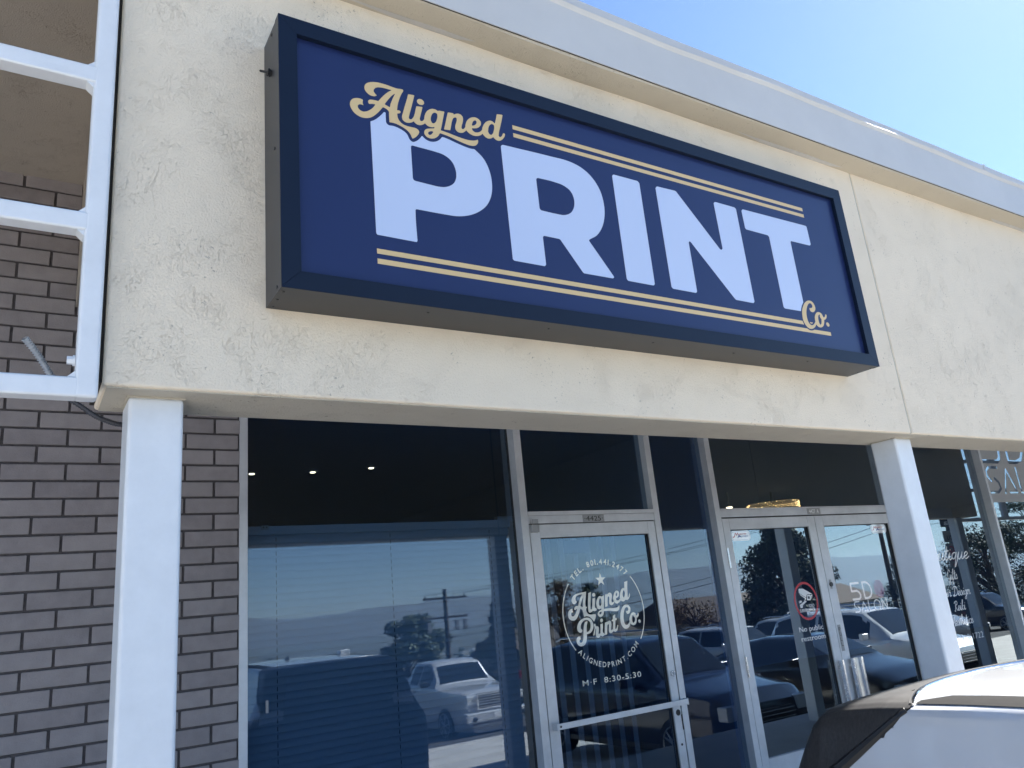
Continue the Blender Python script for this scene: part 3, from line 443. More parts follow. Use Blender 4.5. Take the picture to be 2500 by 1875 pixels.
for i in range(nseg):
    for q in range(k-1): fl.f.append((i*k+q, i*k+q+1, (i+1)*k+q+1, (i+1)*k+q)); fl.mi.append(0)
fl.build('roof_flashing', 'flash', bld, smooth=True)
part('flashing_lap', 'flash', 5.86, 5.885, 2.3575, 2.3605, 4.412, 4.462)
part('roof_slab', 'roof', -2.2, XE, 2.50, 20, 4.41, 4.466)
part('roof_slab', 'roof', -2.2, XE, 2.47, 2.80, 4.10, 4.40)
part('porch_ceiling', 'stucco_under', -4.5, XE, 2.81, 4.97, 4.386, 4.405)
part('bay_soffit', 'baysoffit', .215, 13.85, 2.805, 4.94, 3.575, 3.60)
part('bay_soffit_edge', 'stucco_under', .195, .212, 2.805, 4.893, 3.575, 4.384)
# walls around and behind the shop fronts
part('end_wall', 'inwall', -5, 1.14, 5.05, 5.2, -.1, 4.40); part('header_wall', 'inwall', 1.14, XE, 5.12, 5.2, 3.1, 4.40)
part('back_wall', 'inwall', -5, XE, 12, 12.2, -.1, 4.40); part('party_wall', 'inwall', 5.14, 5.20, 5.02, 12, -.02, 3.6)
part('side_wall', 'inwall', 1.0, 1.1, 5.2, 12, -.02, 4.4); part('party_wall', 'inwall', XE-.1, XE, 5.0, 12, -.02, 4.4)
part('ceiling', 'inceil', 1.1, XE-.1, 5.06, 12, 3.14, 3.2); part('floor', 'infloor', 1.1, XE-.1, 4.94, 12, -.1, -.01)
part('sill', 'walk', 1.13, XE, 4.90, 5.02, -.1, .02)
# ------------------------------------------------------------------ brick wall: every brick in view its own object
bw = thing('brick_wall', 'taupe painted brick wall left of the shop window', 'wall', (0, 4.9, -.1))
bx('mortar', 'mortar', -5, 1.134, 4.912, 5.04, -.1, 4.384, parent=bw)
def brick_mesh(w, seed):
    r = random.Random(seed); b = MB().box(-w/2, w/2, 0, .05, -.0425, .0425); me = b.build('brick', 'brick', bevel=.0035, seg=2, mesh_only=True)
    for v in me.vertices:
        if v.co.y < .02: v.co.y += r.uniform(-.0006, .0006)
        v.co.x += r.uniform(-.0008, .0008); v.co.z += r.uniform(-.0008, .0008)
    return me
full = [brick_mesh(.296, s) for s in range(5)]; cuts = {}
rest = MB()
for k in range(-22, 24):
    top = 2.246-.0979*k; z = top-.0425
    if z < -.08: continue
    start = (.0555 if k % 2 else .2005)        # right-hand edge of a head joint
    x = start-.31*18
    while x < 1.12:
        w = min(.296, 1.131-x)
        if w > .03:
            cx = x+w/2+.007
            if x > -.62 and top > .82:
                if abs(w-.296) < .002: me = rnd.choice(full)
                else:
                    key = round(w, 3)
                    if key not in cuts: cuts[key] = brick_mesh(w-.004, 9)
                    me = cuts[key]
                o = bpy.data.objects.new('brick', me); C.objects.link(o); o.parent = bw
                o.location = (cx, rnd.uniform(-.0012, .0012), z+.1); o.rotation_euler = (rnd.uniform(-.004, .004), rnd.uniform(-.0025, .0025), rnd.uniform(-.003, .003))
            else: rest.box(cx-w/2, cx+w/2, 4.9, 4.95, z-.0425, z+.0425)
        x += .31
r = rest.build('lower_bricks', 'brick', bw, bevel=.003, seg=1); tag(r, kind='stuff')
# ------------------------------------------------------------------ columns
cg = 'square white columns holding up the fascia beam'
def column(x0, label, zb=-.16):
    c = thing('column', label, 'column', (x0+.081, 2.667, zb), 0, cg)
    bx('shaft', 'white', x0, x0+.162, 2.585, 2.747, zb, FZ0-.004, parent=c, bevel=.014, seg=4)
    MB().box(x0-.004, x0+.166, 2.581, 2.751, FZ0-.009, FZ0-.0045).build('caulk_bead', 'stucco_beam', c)
    bx('base_plate', 'white', x0-.06, x0+.22, 2.53, 2.81, zb, zb+.012, parent=c)
    return c
column(.263, 'white square column in front of the brick wall'); column(4.308, 'white square column beside the double door'); column(8.79, 'white square column beyond the second shop bay, mirrored in the left salon door'); column(13.27, 'farthest white square column, mirrored in the salon window')
# ------------------------------------------------------------------ open metal trellis panels
tg = 'open white tube frames beside the fascia'
def trellis(x0, x1, label, bolts=True):
    t = thing('tube_frame', label, 'metal frame', (x0, 2.46, 1.97+.367), 0, tg); w = .061; y0, y1 = 2.433, 2.494
    zs = [1.65+.79*(v-1.65) for v in (2.518, 3.183, 3.848, 4.513)]
    for nm, xa in (('stile', x1-w), ('stile', x0)): bx(nm, 'white', xa, xa+w, y0, y1, zs[0], 4.09, parent=t, bevel=.011, seg=4)
    for i, z in enumerate(zs):
        if z > 4.05: continue
        bx('rung', 'white', x0+w-.012, x1-w+.012, y0+.0006, y1-.0006, z+(.0010 if i == 0 else 0), z+w, parent=t, bevel=.008, seg=3)
        for sx, xe in ((1, x0+w), (-1, x1-w)):
            for dz, zz in ((-1, z), (1, z+w)):
                if i == 0 and dz < 0: continue
                b = MB(); b.add([(xe-.001*sx, y0+.006, zz), (xe+.019*sx, y0+.006, zz), (xe-.001*sx, y0+.006, zz+.019*dz), (xe-.001*sx, y1-.006, zz), (xe+.019*sx, y1-.006, zz), (xe-.001*sx, y1-.006, zz+.019*dz)], [(0, 1, 2), (3, 5, 4), (0, 3, 4, 1), (1, 4, 5, 2), (0, 2, 5, 3)])
                b.build('weld', 'white', t)
    if bolts:
        b = MB(); b.tube([(x1-w-.001, 2.462, 2.452), (x1-w-.007, 2.462, 2.452)], .016, 20); b.tube([(x1-w-.007, 2.462, 2.452), (x1-w-.022, 2.462, 2.452)], .0125, 6); b.build('bolt', 'white', t)
    return t
trellis(-2.1, .168, 'open white tube frame left of the cream fascia with brick wall behind it')
trellis(13.90, 15.42, 'open white tube frame beyond the right end of the fascia, mirrored in salon glass', False)
trellis(15.46, 16.9, 'farthest open white tube frame at the right, mirrored in the last salon window', False)
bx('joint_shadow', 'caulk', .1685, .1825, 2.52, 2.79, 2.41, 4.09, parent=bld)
fx = part('fascia', 'stucco', 17.0, XE, FY0, FY1, FZ0, FZ1, bevel=.01)
# conduit stubs
def spiral(name, pts, rad, m, label, pitch=.0085):
    P = [Vector(p) for p in pts]; n = 60; pl = []
    for i in range(n+1):
        t = i/n*(len(P)-1); k = min(int(t), len(P)-2); u = t-k
        p0, p1, p2, p3 = P[max(k-1, 0)], P[k], P[k+1], P[min(k+2, len(P)-1)]
        pl.append(.5*((2*p1)+(-p0+p2)*u+(2*p0-5*p1+4*p2-p3)*u*u+(-p0+3*p1-3*p2+p3)*u**3))
    th = thing(name, label, 'conduit', pl[-1]); b = MB(); b.tube(pl, rad*.86, 14, cap=False); b.build('liner', m, th, smooth=True)
    L = sum((pl[i+1]-pl[i]).length for i in range(n)); k = int(L/pitch); hel = MB()
    hp = []
    for i in range(k*10):
        t = i/(k*10)*n; j = min(int(t), n-1); p = pl[j].lerp(pl[j+1], t-j); d = (pl[j+1]-pl[j]).normalized(); a = d.cross(Vector((.3, 1, .2))).normalized(); b2 = d.cross(a); an = 2*math.pi*i/10
        hp.append(p+(a*math.cos(an)+b2*math.sin(an))*rad)
    hel.tube(hp, rad*.17, 5); hel.build('spiral_wrap', m, th, smooth=True)
    return th
ALIGNED = [[smooth_loop(l) for l in sh] for sh in ALIGNED]; CO = [[smooth_loop(l) for l in sh] for sh in CO]; DOOR = [[smooth_loop(l) for l in sh] for sh in DOOR]
PRINT = [(c, [smooth_loop(l) for l in sh]) for c, sh in PRINT]
spiral('conduit_stub', [(-.0228, 2.62, 2.563), (.012, 2.66, 2.53), (.046, 2.70, 2.487), (.072, 2.74, 2.455)], .0098, 'conduit', 'cut end of light grey flexible conduit poking up behind the white tube frame')
spiral('dark_conduit', [(.10, 2.84, 2.45), (.143, 2.85, 2.425), (.191, 2.85, 2.391), (.227, 2.85, 2.375), (.267, 2.85, 2.364), (.33, 2.87, 2.372)], .0085, 'conduit_d', 'dark ribbed conduit looping out from under the beam corner')
# ------------------------------------------------------------------ the wall sign
SX0, SX1, SZ0, SZ1, SY = .6605, 3.850, 2.6985, 3.7590, 2.300
SF = 2.3217
sg = thing('wall_sign', 'long navy box sign with white and gold lettering on the cream fascia', 'sign', ((SX0+SX1)/2, FY0, SZ0))
IX0, IX1, IZ0, IZ1 = .7265, 3.780, 2.7635, 3.6935
# cabinet returns (grey bronze sheet) with a folded retainer edge
t = .003
bx('side_panel', 'bronze', SX0+.002, SX0+.006, SY+.042, FY0-.001, SZ0+.002, SZ1-.002, sg); bx('side_panel', 'bronze', SX1-.006, SX1-.002, SY+.042, FY0-.001, SZ0+.002, SZ1-.002, sg)
bx('bottom_panel', 'bronze', SX0+.0065, SX1-.0065, SY+.004, FY0-.001, SZ0+.002, SZ0+.005, sg); bx('top_panel', 'bronze', SX0+.0065, SX1-.0065, SY+.042, FY0-.001, SZ1-.005, SZ1-.002, sg)
bx('edge_flange', 'bronze', SX0, SX0+.0045, SY+.003, SY+.0415, SZ0+.001, SZ1-.001, sg, .0008); bx('edge_flange', 'bronze', SX1-.0045, SX1, SY+.003, SY+.0415, SZ0+.001, SZ1-.001, sg, .0008)
bx('edge_flange', 'bronze', SX0+.005, SX1-.005, SY+.003, SY+.0415, SZ1-.0035, SZ1, sg)
def frame_member(o0, o1, i1, i0):   # outer edge o0->o1, inner edge i0<-i1 in x,z ; mitred, with return lip
    b = MB(); y0, y1 = SY, SY+.0024
    fr = [(p[0], y0, p[1]) for p in (o0, o1, i1, i0)]; bk = [(p[0], y1, p[1]) for p in (o0, o1, i1, i0)]
    b.add(fr+bk, [(0, 1, 2, 3), (7, 6, 5, 4), (0, 4, 5, 1), (1, 5, 6, 2), (3, 2, 6, 7), (0, 3, 7, 4)])
    c = Vector(((IX0+IX1)/2, 0, (IZ0+IZ1)/2)); d = Vector((i1[1]-i0[1], 0, -(i1[0]-i0[0]))).normalized()
    m_ = Vector(((i0[0]+i1[0])/2, 0, (i0[1]+i1[1])/2))
    if (c-m_).dot(d) > 0: d = -d
    q = [Vector((p[0], 0, p[1])) for p in (i0, i1)]; A_, B_ = q; w = d*.002
    b.add([(A_.x, y1, A_.z), (B_.x, y1, B_.z), (B_.x, SF-.001, B_.z), (A_.x, SF-.001, A_.z), ((A_+w).x, y1, (A_+w).z), ((B_+w).x, y1, (B_+w).z), ((B_+w).x, SF-.001, (B_+w).z), ((A_+w).x, SF-.001, (A_+w).z)],
          [(0, 1, 2, 3), (7, 6, 5, 4), (3, 2, 6, 7), (0, 3, 7, 4), (1, 5, 6, 2)])
    return b.build('frame', 'navy', sg, bevel=.0006, seg=1)
g = .0009
frame_member((SX0, SZ0), (SX1, SZ0), (IX1+g, IZ0), (IX0-g, IZ0)); frame_member((SX0, SZ1), (SX1, SZ1), (IX1+g, IZ1), (IX0-g, IZ1))
frame_member((SX0, SZ0+g*1.5), (SX0, SZ1-g*1.5), (IX0, IZ1-g), (IX0, IZ0+g)); frame_member((SX1, SZ0+g*1.5), (SX1, SZ1-g*1.5), (IX1, IZ1-g), (IX1, IZ0+g))
bx('backing', 'caulk', SX0+.007, SX1-.007, SF+.004, SF+.006, SZ0+.006, SZ1-.006, sg)
# slightly bowed acrylic face
fb = MB(); nx, nz = 40, 12
def facey(u, v): return SF
for j in range(nz+1):
    for i in range(nx+1): fb.v.append((SX0+.01+(SX1-SX0-.02)*i/nx, SF, SZ0+.01+(SZ1-SZ0-.02)*j/nz))
fb.f = [(j*(nx+1)+i, j*(nx+1)+i+1, (j+1)*(nx+1)+i+1, (j+1)*(nx+1)+i) for j in range(nz) for i in range(nx)]; fb.mi = [0]*len(fb.f)
fb.build('face_panel', 'face', sg)
ye = SF-.0008
ax_ = [p for lp in ALIGNED for q in lp for p in q]; XA, ZA = grid(min(p[0] for p in ax_)-.01, max(p[0] for p in ax_)+.01, min(p[1] for p in ax_)-.01, max(p[1] for p in ax_)+.01, .0024)
al_loops = ALIGNED
DA = np.full(XA.shape, 1e9)
for lp in al_loops: DA = np.minimum(DA, poly_sdf(XA, ZA, lp))
names = ['letter']*9
sdf_mesh('aligned_script', XA, ZA, DA, ye, 'gold', sg)
def multi(X, Z, shapes):
    d = np.full(X.shape, 1e9)
    for lp in shapes: d = np.minimum(d, poly_sdf(X, Z, lp))
    return d
for ch, loops in PRINT:
    xs = [p[0] for p in loops[0]]; zs = [p[1] for p in loops[0]]
    X, Z = grid(min(xs)-.01, max(xs)+.01, min(zs)-.01, max(zs)+.01, .0042)
    D = poly_sdf(X, Z, loops)
    # soften the corners a little
    if ch == 'P': D = np.maximum(D, .0138-multi(X, Z, al_loops))
    if ch == 'T': D = np.maximum(D, .0085-multi(X, Z, CO))
    o = sdf_mesh('white_letter', X, Z, D, ye, 'facewhite', sg); tag(o, 'white letter %s' % ch)
cx = [p for lp in CO for q in lp for p in q]; X, Z = grid(min(p[0] for p in cx)-.01, max(p[0] for p in cx)+.01, min(p[1] for p in cx)-.01, max(p[1] for p in cx)+.01, .002)
sdf_mesh('co_script', X, Z, multi(X, Z, CO), ye, 'gold', sg)
def rect_sdf(X, Z, x0, x1, z0, z1, r=.003):
    return np.hypot(np.maximum(np.abs(X-(x0+x1)/2)-(x1-x0)/2+r, 0), np.maximum(np.abs(Z-(z0+z1)/2)-(z1-z0)/2+r, 0))+np.minimum(np.maximum(np.abs(X-(x0+x1)/2)-(x1-x0)/2, np.abs(Z-(z0+z1)/2)-(z1-z0)/2)+r, 0)-r
for x0, x1, z0, z1 in ((1.640, 3.5035, 3.5638, 3.5838), (1.640, 3.5038, 3.5260, 3.5455)):
    bx_ = MB(); bx_.quad((x0, ye, z0), (x1, ye, z0), (x1, ye, z1), (x0, ye, z1)); bx_.build('gold_bar', 'gold', sg)
for x1, z0, z1 in ((3.47, 2.8838, 2.9035), (3.5165, 2.8447, 2.8650)):
    b = MB(); b.quad((1.0035, ye, z0), (3.20, ye, z0), (3.20, ye, z1), (1.0035, ye, z1)); o = b.build('gold_bar', 'gold', sg)
    X, Z = grid(3.2005, x1+.01, z0-.006, z1+.006, .002)
    D = np.maximum(rect_sdf(X, Z, 3.10, x1, z0, z1), .0085-multi(X, Z, CO)); sdf_mesh('gold_bar_end', X, Z, D, ye, 'gold', sg)
# screws and side latch
for (y, z) in ((2.392, 3.765-.03), (2.363, 3.242), (2.355, 2.72)):
    MB().tube([(SX0+.003, y, z), (SX0-.002, y, z)], .006, 10).build('screw', 'bronze', sg)
for (x, y) in ((.679, 2.342), (.678, 2.41), (.681, 2.474), (1.207, 2.359), (1.742, 2.366), (2.30, 2.368), (2.807, 2.371), (3.329, 2.358), (3.83, 2.34), (3.83, 2.42)):
    MB().tube([(x, y, SZ0+.003), (x, y, SZ0-.0012)], .0045, 8).build('screw', 'bronze', sg)
lt = MB(); ly, lz = 2.40, 3.575
lt.tube([(SX0+.003, ly, lz), (SX0-.012, ly, lz)], .011, 10); lt.tube([(SX0-.006, ly, lz), (SX0-.030, ly+.03, lz+.022)], .0045, 8)
lt.tube([(SX0-.006, ly-.004, lz-.018), (SX0-.006, ly+.002, lz+.018)], .0032, 6); lt.tube([(SX0-.008, ly-.014, lz), (SX0-.008, ly+.014, lz)], .006, 8)
lt.build('wing_bolt', 'black', sg)

# ------------------------------------------------------------------ shop front
YF = 4.9
def frame_part(nm, x0, x1, z0, z1, par, y0=YF, y1=5.02, m='alu', bevel=.0015): return bx(nm, m, x0, x1, y0, y1, z0, z1, par, bevel, 1)
TOP = 3.57
wf = thing('shop_window', 'large dark plate glass window with aluminium frame next to the brick wall', 'window', (2.15, 4.96, 0))
frame_part('jamb', 1.134, 1.184, .02, TOP, wf); frame_part('mullion', 3.160, 3.2245, .02, TOP, wf); frame_part('sill_rail', 1.184, 3.16, .02, .10, wf)
frame_part('head_rail', 1.184, 3.16, TOP-.05, TOP, wf)
bx('pane', 'glass', 1.184, 3.16, 4.995, 4.9965, .10, TOP-.05, wf)
bx('gasket', 'alu_dark', 3.153, 3.1595, 4.985, 5.01, .10, TOP-.05, wf)
# venetian blind behind it
bl = thing('venetian_blind', 'half height grey venetian blind hanging behind the big dark window', 'blind', (2.17, 5.07, .12))
hr = MB().box(1.19, 3.15, 5.045, 5.095, 2.232, 2.285); hr.box(1.19, 3.15, 5.040, 5.0445, 2.25, 2.262); hr.build('head_rail', 'blind', bl, bevel=.002)
slat = MB(); 
for i in range(6):
    a0, a1 = (-.5+i/6), (-.5+(i+1)/6); f_ = lambda a: (.0245*2*a*.30+0, .0245*2*a*.955+.0035*(1-4*a*a)*0)
    y0, z0 = .013*math.cos(a0*2)-.0, a0*.050; y1, z1 = .013*math.cos(a1*2), a1*.050
    slat.add([(-.97, -y0+a0*.012, z0), (.97, -y0+a0*.012, z0), (.97, -y1+a1*.012, z1), (-.97, -y1+a1*.012, z1)], [(0, 1, 2, 3)])
sm = slat.build('slat', 'blind', smooth=True, mesh_only=True)
for i in range(46):
    o = bpy.data.objects.new('slat', sm); C.objects.link(o); o.parent = bl; o.location = (0, rnd.uniform(-.001, .001), 2.205-i*.0448-.12); o.rotation_euler = (rnd.uniform(-.03, .03), rnd.uniform(-.0008, .0008), 0)
for x in (1.395, 2.175, 2.965):
    b = MB()
    for i in range(46): z = 2.205-i*.0448; b.box(x-.0022, x+.0022, 5.049, 5.0505, z-.016, z+.010)
    b.build('ladder_cord', 'cord', bl)
b = MB(); b.box(1.30, 1.346, 5.035, 5.046, 2.262, 2.290); o = b.build('bracket', 'plate', bl, bevel=.001); b = MB(); b.tube([(1.313, 5.0345, 2.277), (1.313, 5.033, 2.277)], .005, 8); b.tube([(1.332, 5.0345, 2.277), (1.332, 5.033, 2.277)], .005, 8); b.build('bracket_hole', 'black', bl)
bx('sticker', 'plate', 1.31, 1.326, 4.9935, 4.9945, 1.185, 1.255, wf)

# --- door 4425 with its transom
dr = thing('glass_door', 'aluminium framed glass door numbered 4425 with round shop logo and push bar', 'door', (3.85, 4.92, 0))
dz0 = .01
fr = thing('door_frame', 'aluminium door frame and dark transom above the door numbered 4425', 'door frame', (3.85, 4.96, 0))
frame_part('mullion', 4.4755, 4.538, .02, TOP, fr); frame_part('header', 3.225, 4.475, 2.232, 2.290, fr, y0=YF+.002); frame_part('header_cap', 3.225, 4.475, 2.2915, 2.322, fr, y0=YF-.004)
frame_part('head_rail', 3.225, 4.475, TOP-.05, TOP, fr); bx('transom_pane', 'glass_d', 3.225, 4.475, 4.965, 4.9665, 2.322, TOP-.05, fr)
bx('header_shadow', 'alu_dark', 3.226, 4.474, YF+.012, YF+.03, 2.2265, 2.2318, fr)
bx('number_plate', 'plate', 3.733, 3.943, YF-.0005, YF+.0018, 2.231, 2.2885, fr)
text_mesh('number', '·4425·', 'black', fr, 3.748, 3.93, 2.2405, .038, YF-.0015, bold=-.0)
def leaf(par, x0, x1, gx0, gx1, gz1=2.125, top=2.224, ym=YF+.004, glass='glass_d'):
    frame_part('stile', x0, gx0, dz0, top, par, ym, ym+.045); frame_part('stile', gx1, x1, dz0, top, par, ym, ym+.045)
    frame_part('top_rail', gx0+.0008, gx1-.0008, gz1, top, par, ym+.0008, ym+.044); frame_part('bottom_rail', gx0+.0008, gx1-.0008, dz0, .26, par, ym+.0008, ym+.044)
    bx('pane', glass, gx0, gx1, ym+.030, ym+.0315, .26, gz1, par)
    for xa, xb in ((gx0+.0005, gx0+.0055), (gx1-.0055, gx1-.0005)): bx('gasket', 'alu_dark', xa, xb, ym+.012, ym+.0295, .26, gz1-.0005, par)
    bx('gasket', 'alu_dark', gx0+.006, gx1-.006, ym+.012, ym+.0295, gz1-.006, gz1-.0005, par)
    frame_part('glazing_bead', gx0+.0008, gx1-.0008, gz1+.002, gz1+.022, par, ym-.003, ym+.0005)
leaf(dr, 3.2325, 4.468, 3.320, 4.392)
pv = MB().box(3.236, 3.296, YF-.028, YF+.003, 2.165, 2.222); pv.box(3.236, 3.290, YF-.034, YF-.0285, 2.228, 2.262); pv.build('closer_pivot', 'plate', dr, bevel=.003)
# push bar
pb = MB(); pb.box(3.262, 4.505, YF-.058, YF-.052, .802, .842); pb.build('push_bar', 'alu', dr, bevel=.0015)
MB().box(3.258, 3.264, YF-.058, YF+.003, .798, .846).build('bar_bracket', 'alu', dr, bevel=.001); MB().box(4.500, 4.506, YF-.058, YF+.003, .798, .846).build('bar_bracket', 'alu', dr, bevel=.001)
MB().tube([(3.288, YF-.0585, .822), (3.288, YF-.0605, .822)], .008, 12).build('screw', 'black', dr)
cy = MB(); cy.tube([(4.432, YF+.004, 1.033), (4.432, YF-.010, 1.033)], .0215, 24); cy.build('lock_cylinder', 'steel', dr, bevel=.001); MB().box(4.4305, 4.4335, YF-.0108, YF-.0099, 1.024, 1.042).build('keyhole', 'black', dr)
MB().tube([(4.437, YF+.0045, .747), (4.437, YF+.0028, .747)], .023, 20).build('latch_hole', 'black', dr)
MB().box(4.462, 4.470, YF-.004, YF+.003, .62, .73).build('strike_plate', 'bronze', dr, bevel=.001); MB().tube([(4.430, YF+.0045, .520), (4.430, YF, .520)], .009, 10).build('screw', 'bronze', dr)
yd = YF+.004+.0292
dd = [p for lp in DOOR for q in lp for p in q]
X, Z = grid(min(p[0] for p in dd)-.005, max(p[0] for p in dd)+.005, min(p[1] for p in dd)-.005, max(p[1] for p in dd)+.005, .0016)
sdf_mesh('logo_script', X, Z, multi(X, Z, DOOR), yd, 'vinyl', dr)
ccx, ccz, cr = 3.862, 1.541, .392
def arcpts(a0, a1, n=40): return [(ccx+cr*math.cos(R(a0+(a1-a0)*i/n)), ccz+cr*math.sin(R(a0+(a1-a0)*i/n))) for i in range(n+1)]
for a0, a1 in ((143.5, 217.5), (40.5, -34)):
    X, Z = grid(min(p[0] for p in arcpts(a0, a1))-.01, max(p[0] for p in arcpts(a0, a1))+.01, min(p[1] for p in arcpts(a0, a1))-.01, max(p[1] for p in arcpts(a0, a1))+.01, .0017)
    sdf_mesh('logo_ring_line', X, Z, strokes_sdf(X, Z, [arcpts(a0, a1)], .0042), yd, 'vinyl', dr)
st = [(3.860+(.052 if i % 2 == 0 else .0205)*math.sin(i*math.pi/5), 1.789+(.052 if i % 2 == 0 else .0205)*math.cos(i*math.pi/5)) for i in range(10)]
X, Z = grid(3.80, 3.92, 1.73, 1.85, .0015); sdf_mesh('logo_star', X, Z, poly_sdf(X, Z, [st]), yd, 'vinyl', dr)
text_mesh('logo_phone', 'TEL. 801.441.2477', 'vinyl', dr, 0, 0, 0, .041, yd, bold=.022, arc=(ccx, ccz, .365, R(136), R(46.5), True))
text_mesh('logo_address', 'ALIGNEDPRINT.COM', 'vinyl', dr, 0, 0, 0, .037, yd, bold=.012, arc=(ccx, ccz, .392, R(-138.5), R(-41), False))
text_mesh('logo_hours', 'M·F  8:30-5:30', 'vinyl', dr, 3.580, 4.142, 1.046, .0385, yd, bold=.006, spacing=1.15)
# paper notice inside the glass, faint
bx('paper_notice', 'inwall', 3.55, 3.80, yd+.012, yd+.013, 2.0, 2.10, dr)

vb = thing('vertical_blind', 'pale vertical blind vanes hanging inside the door numbered 4425', 'blind', (3.9, 5.75, 2.4))
bx('head_rail', 'blind', 3.45, 4.75, 5.72, 5.77, 2.36, 2.40, vb)
for i in range(9):
    xv = 3.52+i*.145; b = MB(); b.add([(xv-.035, 5.735, .12), (xv+.035, 5.757, .12), (xv+.035, 5.757, 2.358), (xv-.035, 5.735, 2.358), (xv-.035, 5.738, .12), (xv+.035, 5.760, .12), (xv+.035, 5.760, 2.358), (xv-.035, 5.738, 2.358)], [(0, 1, 2, 3), (7, 6, 5, 4), (0, 4, 5, 1), (1, 5, 6, 2), (2, 6, 7, 3), (3, 7, 4, 0)]); b.build('vane', 'blind', vb)
# --- sidelight
sl = thing('side_window', 'narrow dark side window between the two aluminium doors', 'window', (4.83, 4.96, 0))
frame_part('mullion', 5.1925, 5.2570, .02, TOP, sl); frame_part('sill_rail', 4.538, 5.1925, .02, .10, sl); frame_part('head_rail', 4.538, 5.1925, TOP-.05, TOP, sl)
bx('pane', 'glass', 4.538, 5.1925, 4.972, 4.9735, .10, TOP-.05, sl)

# --- salon double doors 4427 A
df = thing('double_door_frame', 'aluminium frame and dark transom over the salon double doors numbered 4427 A', 'door frame', (6.5, 4.96, 0))
frame_part('header', 5.2575, 7.80, 2.236, 2.298, df, y0=YF+.002); frame_part('header_cap', 5.2575, 7.80, 2.299, 2.312, df, y0=YF-.004)
frame_part('post', 7.801, 7.865, .02, TOP, df); frame_part('head_rail', 5.2575, 7.80, TOP-.05, TOP, df)
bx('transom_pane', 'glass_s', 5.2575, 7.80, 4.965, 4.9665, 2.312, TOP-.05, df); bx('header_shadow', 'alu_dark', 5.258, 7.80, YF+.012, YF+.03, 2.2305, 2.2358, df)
bx('number_plate', 'plate', 6.437, 6.631, YF-.0005, YF+.0018, 2.240, 2.298, df)
text_mesh('number', '4427  A', 'vwhite', df, 6.463, 6.606, 2.250, .036, YF-.0015, bold=.02)
L1 = thing('salon_door', 'left leaf of the salon double door with round red surveillance sticker', 'door', (5.9, 4.92, 0), 0, 'salon double doors')
L2 = thing('salon_door', 'right leaf of the salon double door with 5D SALON lettering and PULL plate', 'door', (7.1, 4.92, 0), 0, 'salon double doors')
leaf(L1, 5.264, 6.5235, 5.349, 6.418, glass='glass_s'); leaf(L2, 6.529, 7.795, 6.6485, 7.705, glass='glass_s')
def hinge(x, z, par):
    b = MB()
    for i in range(5): b.tube([(x, YF-.006, z+i*.034), (x, YF-.006, z+i*.034+.031)], .010, 12)
    b.build('hinge', 'steel', par)
hinge(5.262, 1.80, L1); hinge(5.262, .9, L1)
ysal = YF+.004+.0292
def sticker(par, x0, x1, z0, z1):
    X, Z = grid(x0-.01, x1+.01, z0-.01, z1+.01, .0025); sdf_mesh('sticker', X, Z, rect_sdf(X, Z, x0, x1, z0, z1, .035), ysal, 'vwhite', par)
    D = np.abs(rect_sdf(X, Z, x0+.008, x1-.008, z0+.008, z1-.008, .03))-.0012; sdf_mesh('sticker_outline', X, Z, D, ysal-.0006, 'vblue', par)
    w = x1-x0; h = z1-z0; mk = lambda pts: [(x0+a*w, z0+b*h) for a, b in pts]
    X, Z = grid(x0, x1, z0, z1, .0018)
    sdf_mesh('sticker_mark', X, Z, strokes_sdf(X, Z, [mk([(.10, .36), (.17, .42), (.24, .78), (.30, .55), (.36, .78), (.42, .5)])], .0035), ysal-.0006, 'vred', par)
    sdf_mesh('sticker_mark', X, Z, strokes_sdf(X, Z, [mk([(.34, .30), (.42, .58), (.52, .34)]), mk([(.38, .40), (.47, .40)])], .0035), ysal-.0006, 'vblue', par)
    text_mesh('sticker_text', 'MASTER', 'vred', par, x0+.44*w, x0+.80*w, z0+.60*h, .13*h, ysal-.0006, shear=.3, bold=.02); text_mesh('sticker_text', 'AUTOMATIC', 'vblue', par, x0+.53*w, x0+.90*w, z0+.37*h, .12*h, ysal-.0006, shear=.3, bold=.02)
sticker(L1, 5.374, 5.622, 2.028, 2.116); sticker(L2, 7.425, 7.688, 2.029, 2.119)
# surveillance disc
X, Z = grid(6.03, 6.41, 1.26, 1.65, .0025); sdf_mesh('warning_ring', X, Z, np.abs(np.hypot((X-6.217)/.97, Z-1.452)-.160)-.0105, ysal, 'vred', L1)
X, Z = grid(6.09, 6.34, 1.38, 1.59, .0014)
body = [(6.141, 1.566), (6.202, 1.562), (6.318, 1.508), (6.245, 1.507), (6.222, 1.482), (6.135, 1.528)]
headp = [(6.246, 1.503), (6.290, 1.502), (6.302, 1.473), (6.279, 1.452), (6.227, 1.456)]
vis = [(6.298, 1.500), (6.320, 1.502), (6.306, 1.473)]
rail = [(6.138, 1.519), (6.146, 1.517), (6.222, 1.478), (6.221, 1.462), (6.150, 1.505)]
tri = [(6.183, 1.457), (6.205, 1.468), (6.216, 1.457)]
arm = [(6.118, 1.423), (6.190, 1.450), (6.218, 1.452), (6.219, 1.443), (6.158, 1.418), (6.152, 1.396), (6.119, 1.397)]
brk = [(6.112, 1.458), (6.120, 1.458), (6.124, 1.436), (6.114, 1.436)]
brk2 = [(6.127, 1.459), (6.152, 1.459), (6.156, 1.446), (6.128, 1.437)]
D = np.full(X.shape, 1e9)
for q in (body, headp, vis, rail, tri, arm, brk, brk2): D = np.minimum(D, poly_sdf(X, Z, [q]))
D = np.maximum(D, -rect_sdf(X, Z, 6.252, 6.274, 1.466, 1.489, .003)); sdf_mesh('camera_icon', X, Z, D, ysal, 'vwhite', L1)
